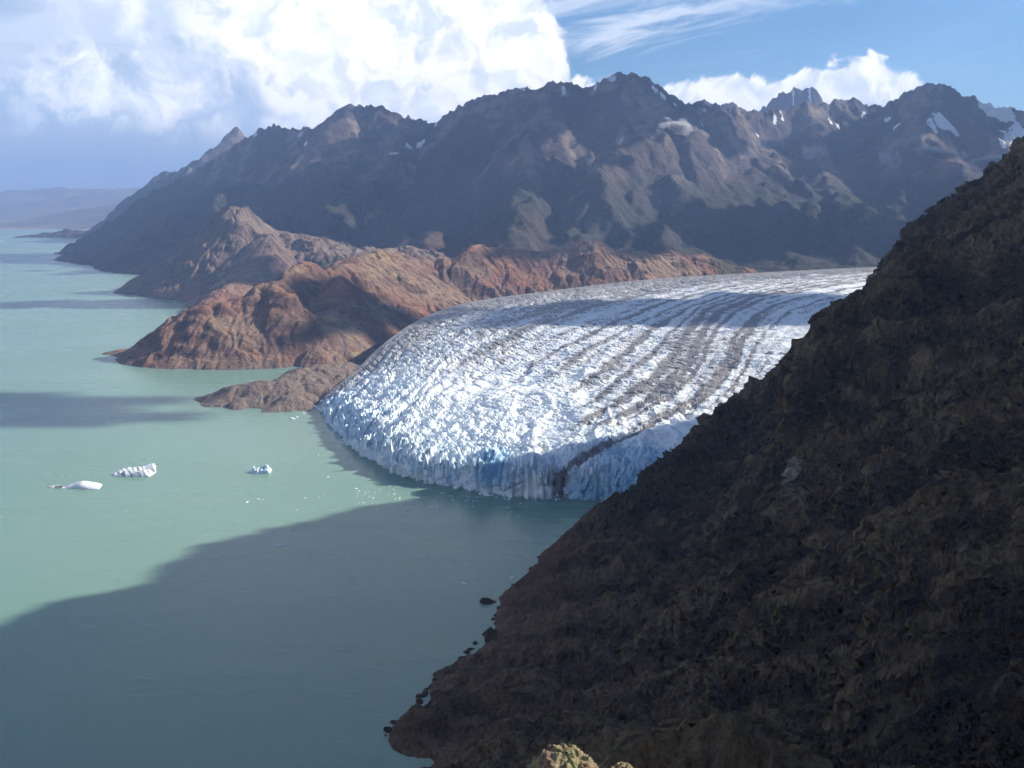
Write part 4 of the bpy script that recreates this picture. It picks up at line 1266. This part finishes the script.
    for k in range(4):
        def f_f(X, Y, k=k):
            prof = np.clip(1 - np.hypot(X, Y) ** 2.0, 0, 1)
            return X * (1 + 0.2 * fbm(X * 1.5, Y * 1.5, 520 + k, 2)), Y * 0.75, prof ** 0.5 * (0.55 + 0.9 * fbm(X * 1.3 + k, Y * 1.3, 530 + k, 3)) - 0.12
        v, f = mound(16, 16, f_f)
        me = make_mesh('ice_fragment', v, f, smooth=False)
        me.materials.append(white if k < 3 else bluish)
        protos.append(me)
    for i, (px, py, r) in enumerate(spots):
        o = bpy.data.objects.new('ice_fragment', protos[int(rng.integers(0, 4))])
        COL.objects.link(o)
        o.location = at_z(px, py, 0.05)
        o.rotation_euler = (0, 0, rng.uniform(0, 6.28))
        o.scale = (r * rng.uniform(0.8, 1.3), r * rng.uniform(0.7, 1.1), r * rng.uniform(0.45, 0.8))
        if r >= 4:
            tag(o, 'white chunk of fallen ice floating hard against the edge of the glacier', 'ice fragment', 'ice chunks at the foot of the glacier')
        else:
            tag(o, 'tiny white fragment of broken ice adrift on the lake', 'ice fragment', 'ice fragments adrift on the lake')


# ------------------------------------------------------------------ rocks
def mat_boulder():
    m, N = new_mat('lichen_rock')
    tc = N.n('ShaderNodeTexCoord').outputs['Object']
    n1 = N.noise(tc, 3.0, 6, 0.6)
    n2 = N.noise(tc, 14.0, 6, 0.7)
    n3 = N.noise(tc, 40.0, 5, 0.7)
    c = N.mix(N.ss(n2, 0.35, 0.6), (0.20, 0.115, 0.085), (0.36, 0.25, 0.17))
    c = N.mix(N.ss(N.m('ADD', n1, N.m('MULTIPLY', n2, 0.4)), 0.60, 0.78), c, (0.36, 0.34, 0.17))
    c = N.mix(N.m('MULTIPLY', N.ss(n3, 0.50, 0.36), 0.85), c, (0.06, 0.045, 0.035))
    finish(N, c, 0.95, 0.15, N.m('ADD', n2, N.m('MULTIPLY', n3, 0.6)), 1.0, 0.05)
    return m


def rock_mesh(name, r, seed, sub=5, rough=0.25):
    import bmesh
    bm = bmesh.new()
    bmesh.ops.create_icosphere(bm, subdivisions=sub, radius=1.0)
    co = np.array([v.co for v in bm.verts])
    d = 1 + rough * vnoise3(co[:, 0] * 1.6, co[:, 1] * 1.6, co[:, 2] * 1.6, seed)
    f1, f2, idn = voronoi3(co[:, 0] * 3, co[:, 1] * 3, co[:, 2] * 3, seed)
    d += 0.10 * (idn - 0.5) * np.clip((f2 - f1) * 5, 0, 1) - 0.05 * np.clip(1 - (f2 - f1) * 5, 0, 1)
    d += 0.06 * vnoise3(co[:, 0] * 7, co[:, 1] * 7, co[:, 2] * 7, seed + 1) + 0.035 * vnoise3(co[:, 0] * 17, co[:, 1] * 17, co[:, 2] * 17, seed + 2)
    co = co * d[:, None] * np.array(r)
    for v, c in zip(bm.verts, co):
        v.co = c
    me = bpy.data.meshes.new(name)
    bm.to_mesh(me); bm.free()
    return me


def build_rocks():
    mb = mat_boulder()
    o = link('boulder', rock_mesh('boulder', (0.31, 0.38, 0.33), 3, 6), mb)
    o.location = at(573, 795, 7.0)
    o.rotation_euler = (0.2, 0.1, 0.6)
    tag(o, 'big sunlit lichen-covered boulder on the ledge directly below the viewpoint', 'boulder')
    o = link('boulder', rock_mesh('boulder', (0.18, 0.22, 0.17), 8, 5), mb)
    o.location = at(626, 788, 7.1)
    tag(o, 'smaller sunlit boulder peeping out right of the big lichen-covered one', 'boulder')
    # the ledge they lie on
    u = np.linspace(-1.4, 1.4, 90); D = np.geomspace(0.6, 26, 90)
    U, DD = np.meshgrid(u, D)
    X, Y = U * (DD + 1.5), DD
    Z = CAM_H - 0.9 - 0.68 * DD + 0.16 * fbm(X / 1.3, Y / 1.3, 601, 4) + 0.05 * fbm(X / 0.3, Y / 0.3, 603, 3) - 0.30 * np.abs(X) ** 1.1
    tag(link('ledge', make_mesh('ledge', np.stack([X, Y, Z], -1).reshape(-1, 3), grid_faces(90, 90)), mb), kind='structure')
    md = bpy.data.materials['dark_cliff_rock']
    o = link('sea_rock', rock_mesh('sea_rock', (7.5, 6, 3.2), 21, 4, 0.5), md)
    o.location = at_z(487, 602, 0.3)
    tag(o, 'small low dark rock standing alone in the water off the shore', 'rock')
    o = link('rock_stack', rock_mesh('rock_stack', (5.5, 6, 11), 33, 5, 0.45), md)
    o.location = at_z(491, 640, 2.0)
    tag(o, 'pointed dark rock stack joined to the shore, below the small lone rock', 'rock')


def build_shore_rocks():
    rng = np.random.default_rng(31)
    md = bpy.data.materials['dark_cliff_rock']
    me = [rock_mesh('shore_rock', (1.0, 1.0, 0.7), 40 + k, 3, 0.5) for k in range(3)]
    for m in me:
        m.materials.append(md)
    line = [(592, 512), (560, 540), (520, 580), (500, 603), (494, 628), (476, 650), (452, 663), (430, 690), (416, 712), (390, 730), (396, 750)]
    for i in range(46):
        t = rng.uniform(0, len(line) - 1.001); k = int(t); f = t - k
        px = line[k][0] * (1 - f) + line[k + 1][0] * f + rng.normal() * 2.5 - 1.5
        py = line[k][1] * (1 - f) + line[k + 1][1] * f + rng.normal() * 2
        o = bpy.data.objects.new('shore_rock', me[i % 3])
        COL.objects.link(o)
        o.location = at_z(px, py, 0.2)
        r = rng.uniform(1.0, 3.0)
        o.scale = (r * rng.uniform(0.8, 1.4), r, r * rng.uniform(0.7, 1.1)); o.rotation_euler = (0, 0, rng.uniform(0, 6.28))
        tag(o, 'small dark rock lying at the water edge below the dark mountainside', 'rock', 'rocks along the near shore')


# ------------------------------------------------------------------ scrub on the spur
def build_scrub():
    rng = np.random.default_rng(9)
    deps = bpy.data.objects['mountainside'].data
    n = len(deps.vertices)
    co = np.empty(n * 3, np.float32); deps.vertices.foreach_get('co', co); co = co.reshape(-1, 3)
    gr = np.empty(n, np.float32); deps.attributes['green'].data.foreach_get('value', gr)
    cand = np.nonzero((gr > 0.62) & (co[:, 2] > 25) & (co[:, 1] > 420))[0]
    w = (gr[cand] - 0.4) * co[cand, 1] ** 2
    pick = rng.choice(cand, 1500, replace=False, p=w / w.sum())
    base = rng.normal(size=(26, 4, 3)) * 0.16
    cen = rng.normal(size=(26, 1, 3)); cen /= np.linalg.norm(cen, axis=-1, keepdims=True)
    cen[..., 2] = np.abs(cen[..., 2]) * 0.8
    tuft = (base * 1.7 + cen * rng.uniform(0.35, 0.95, (26, 1, 1))).reshape(-1, 3)
    V = []
    for p in pick:
        s = rng.uniform(0.8, 2.6)
        a = rng.uniform(0, 6.28)
        c, q = math.cos(a), math.sin(a)
        t = tuft * s
        V.append(np.stack([t[:, 0] * c - t[:, 1] * q, t[:, 0] * q + t[:, 1] * c, t[:, 2]], -1) + co[p])
    V = np.vstack(V)
    Fq = np.arange(len(V)).reshape(-1, 4)
    m, N = new_mat('scrub_leaves')
    pos = N.n('ShaderNodeNewGeometry').outputs['Position']
    finish(N, N.mix(N.ss(N.noise(pos, 0.15, 3, 0.5), 0.35, 0.65), (0.030, 0.030, 0.012), (0.060, 0.052, 0.022)), 0.9, 0.1)
    tag(link('scrub', make_mesh('scrub', V, Fq, smooth=False), m), kind='stuff')


build_lake()
build_far_plain()
build_range()
build_foothills()
build_glacier()
build_cliff()
build_scrub()
build_ice()
build_rocks()
build_shore_rocks()
build_clouds()
build_wisps()
build_haze()
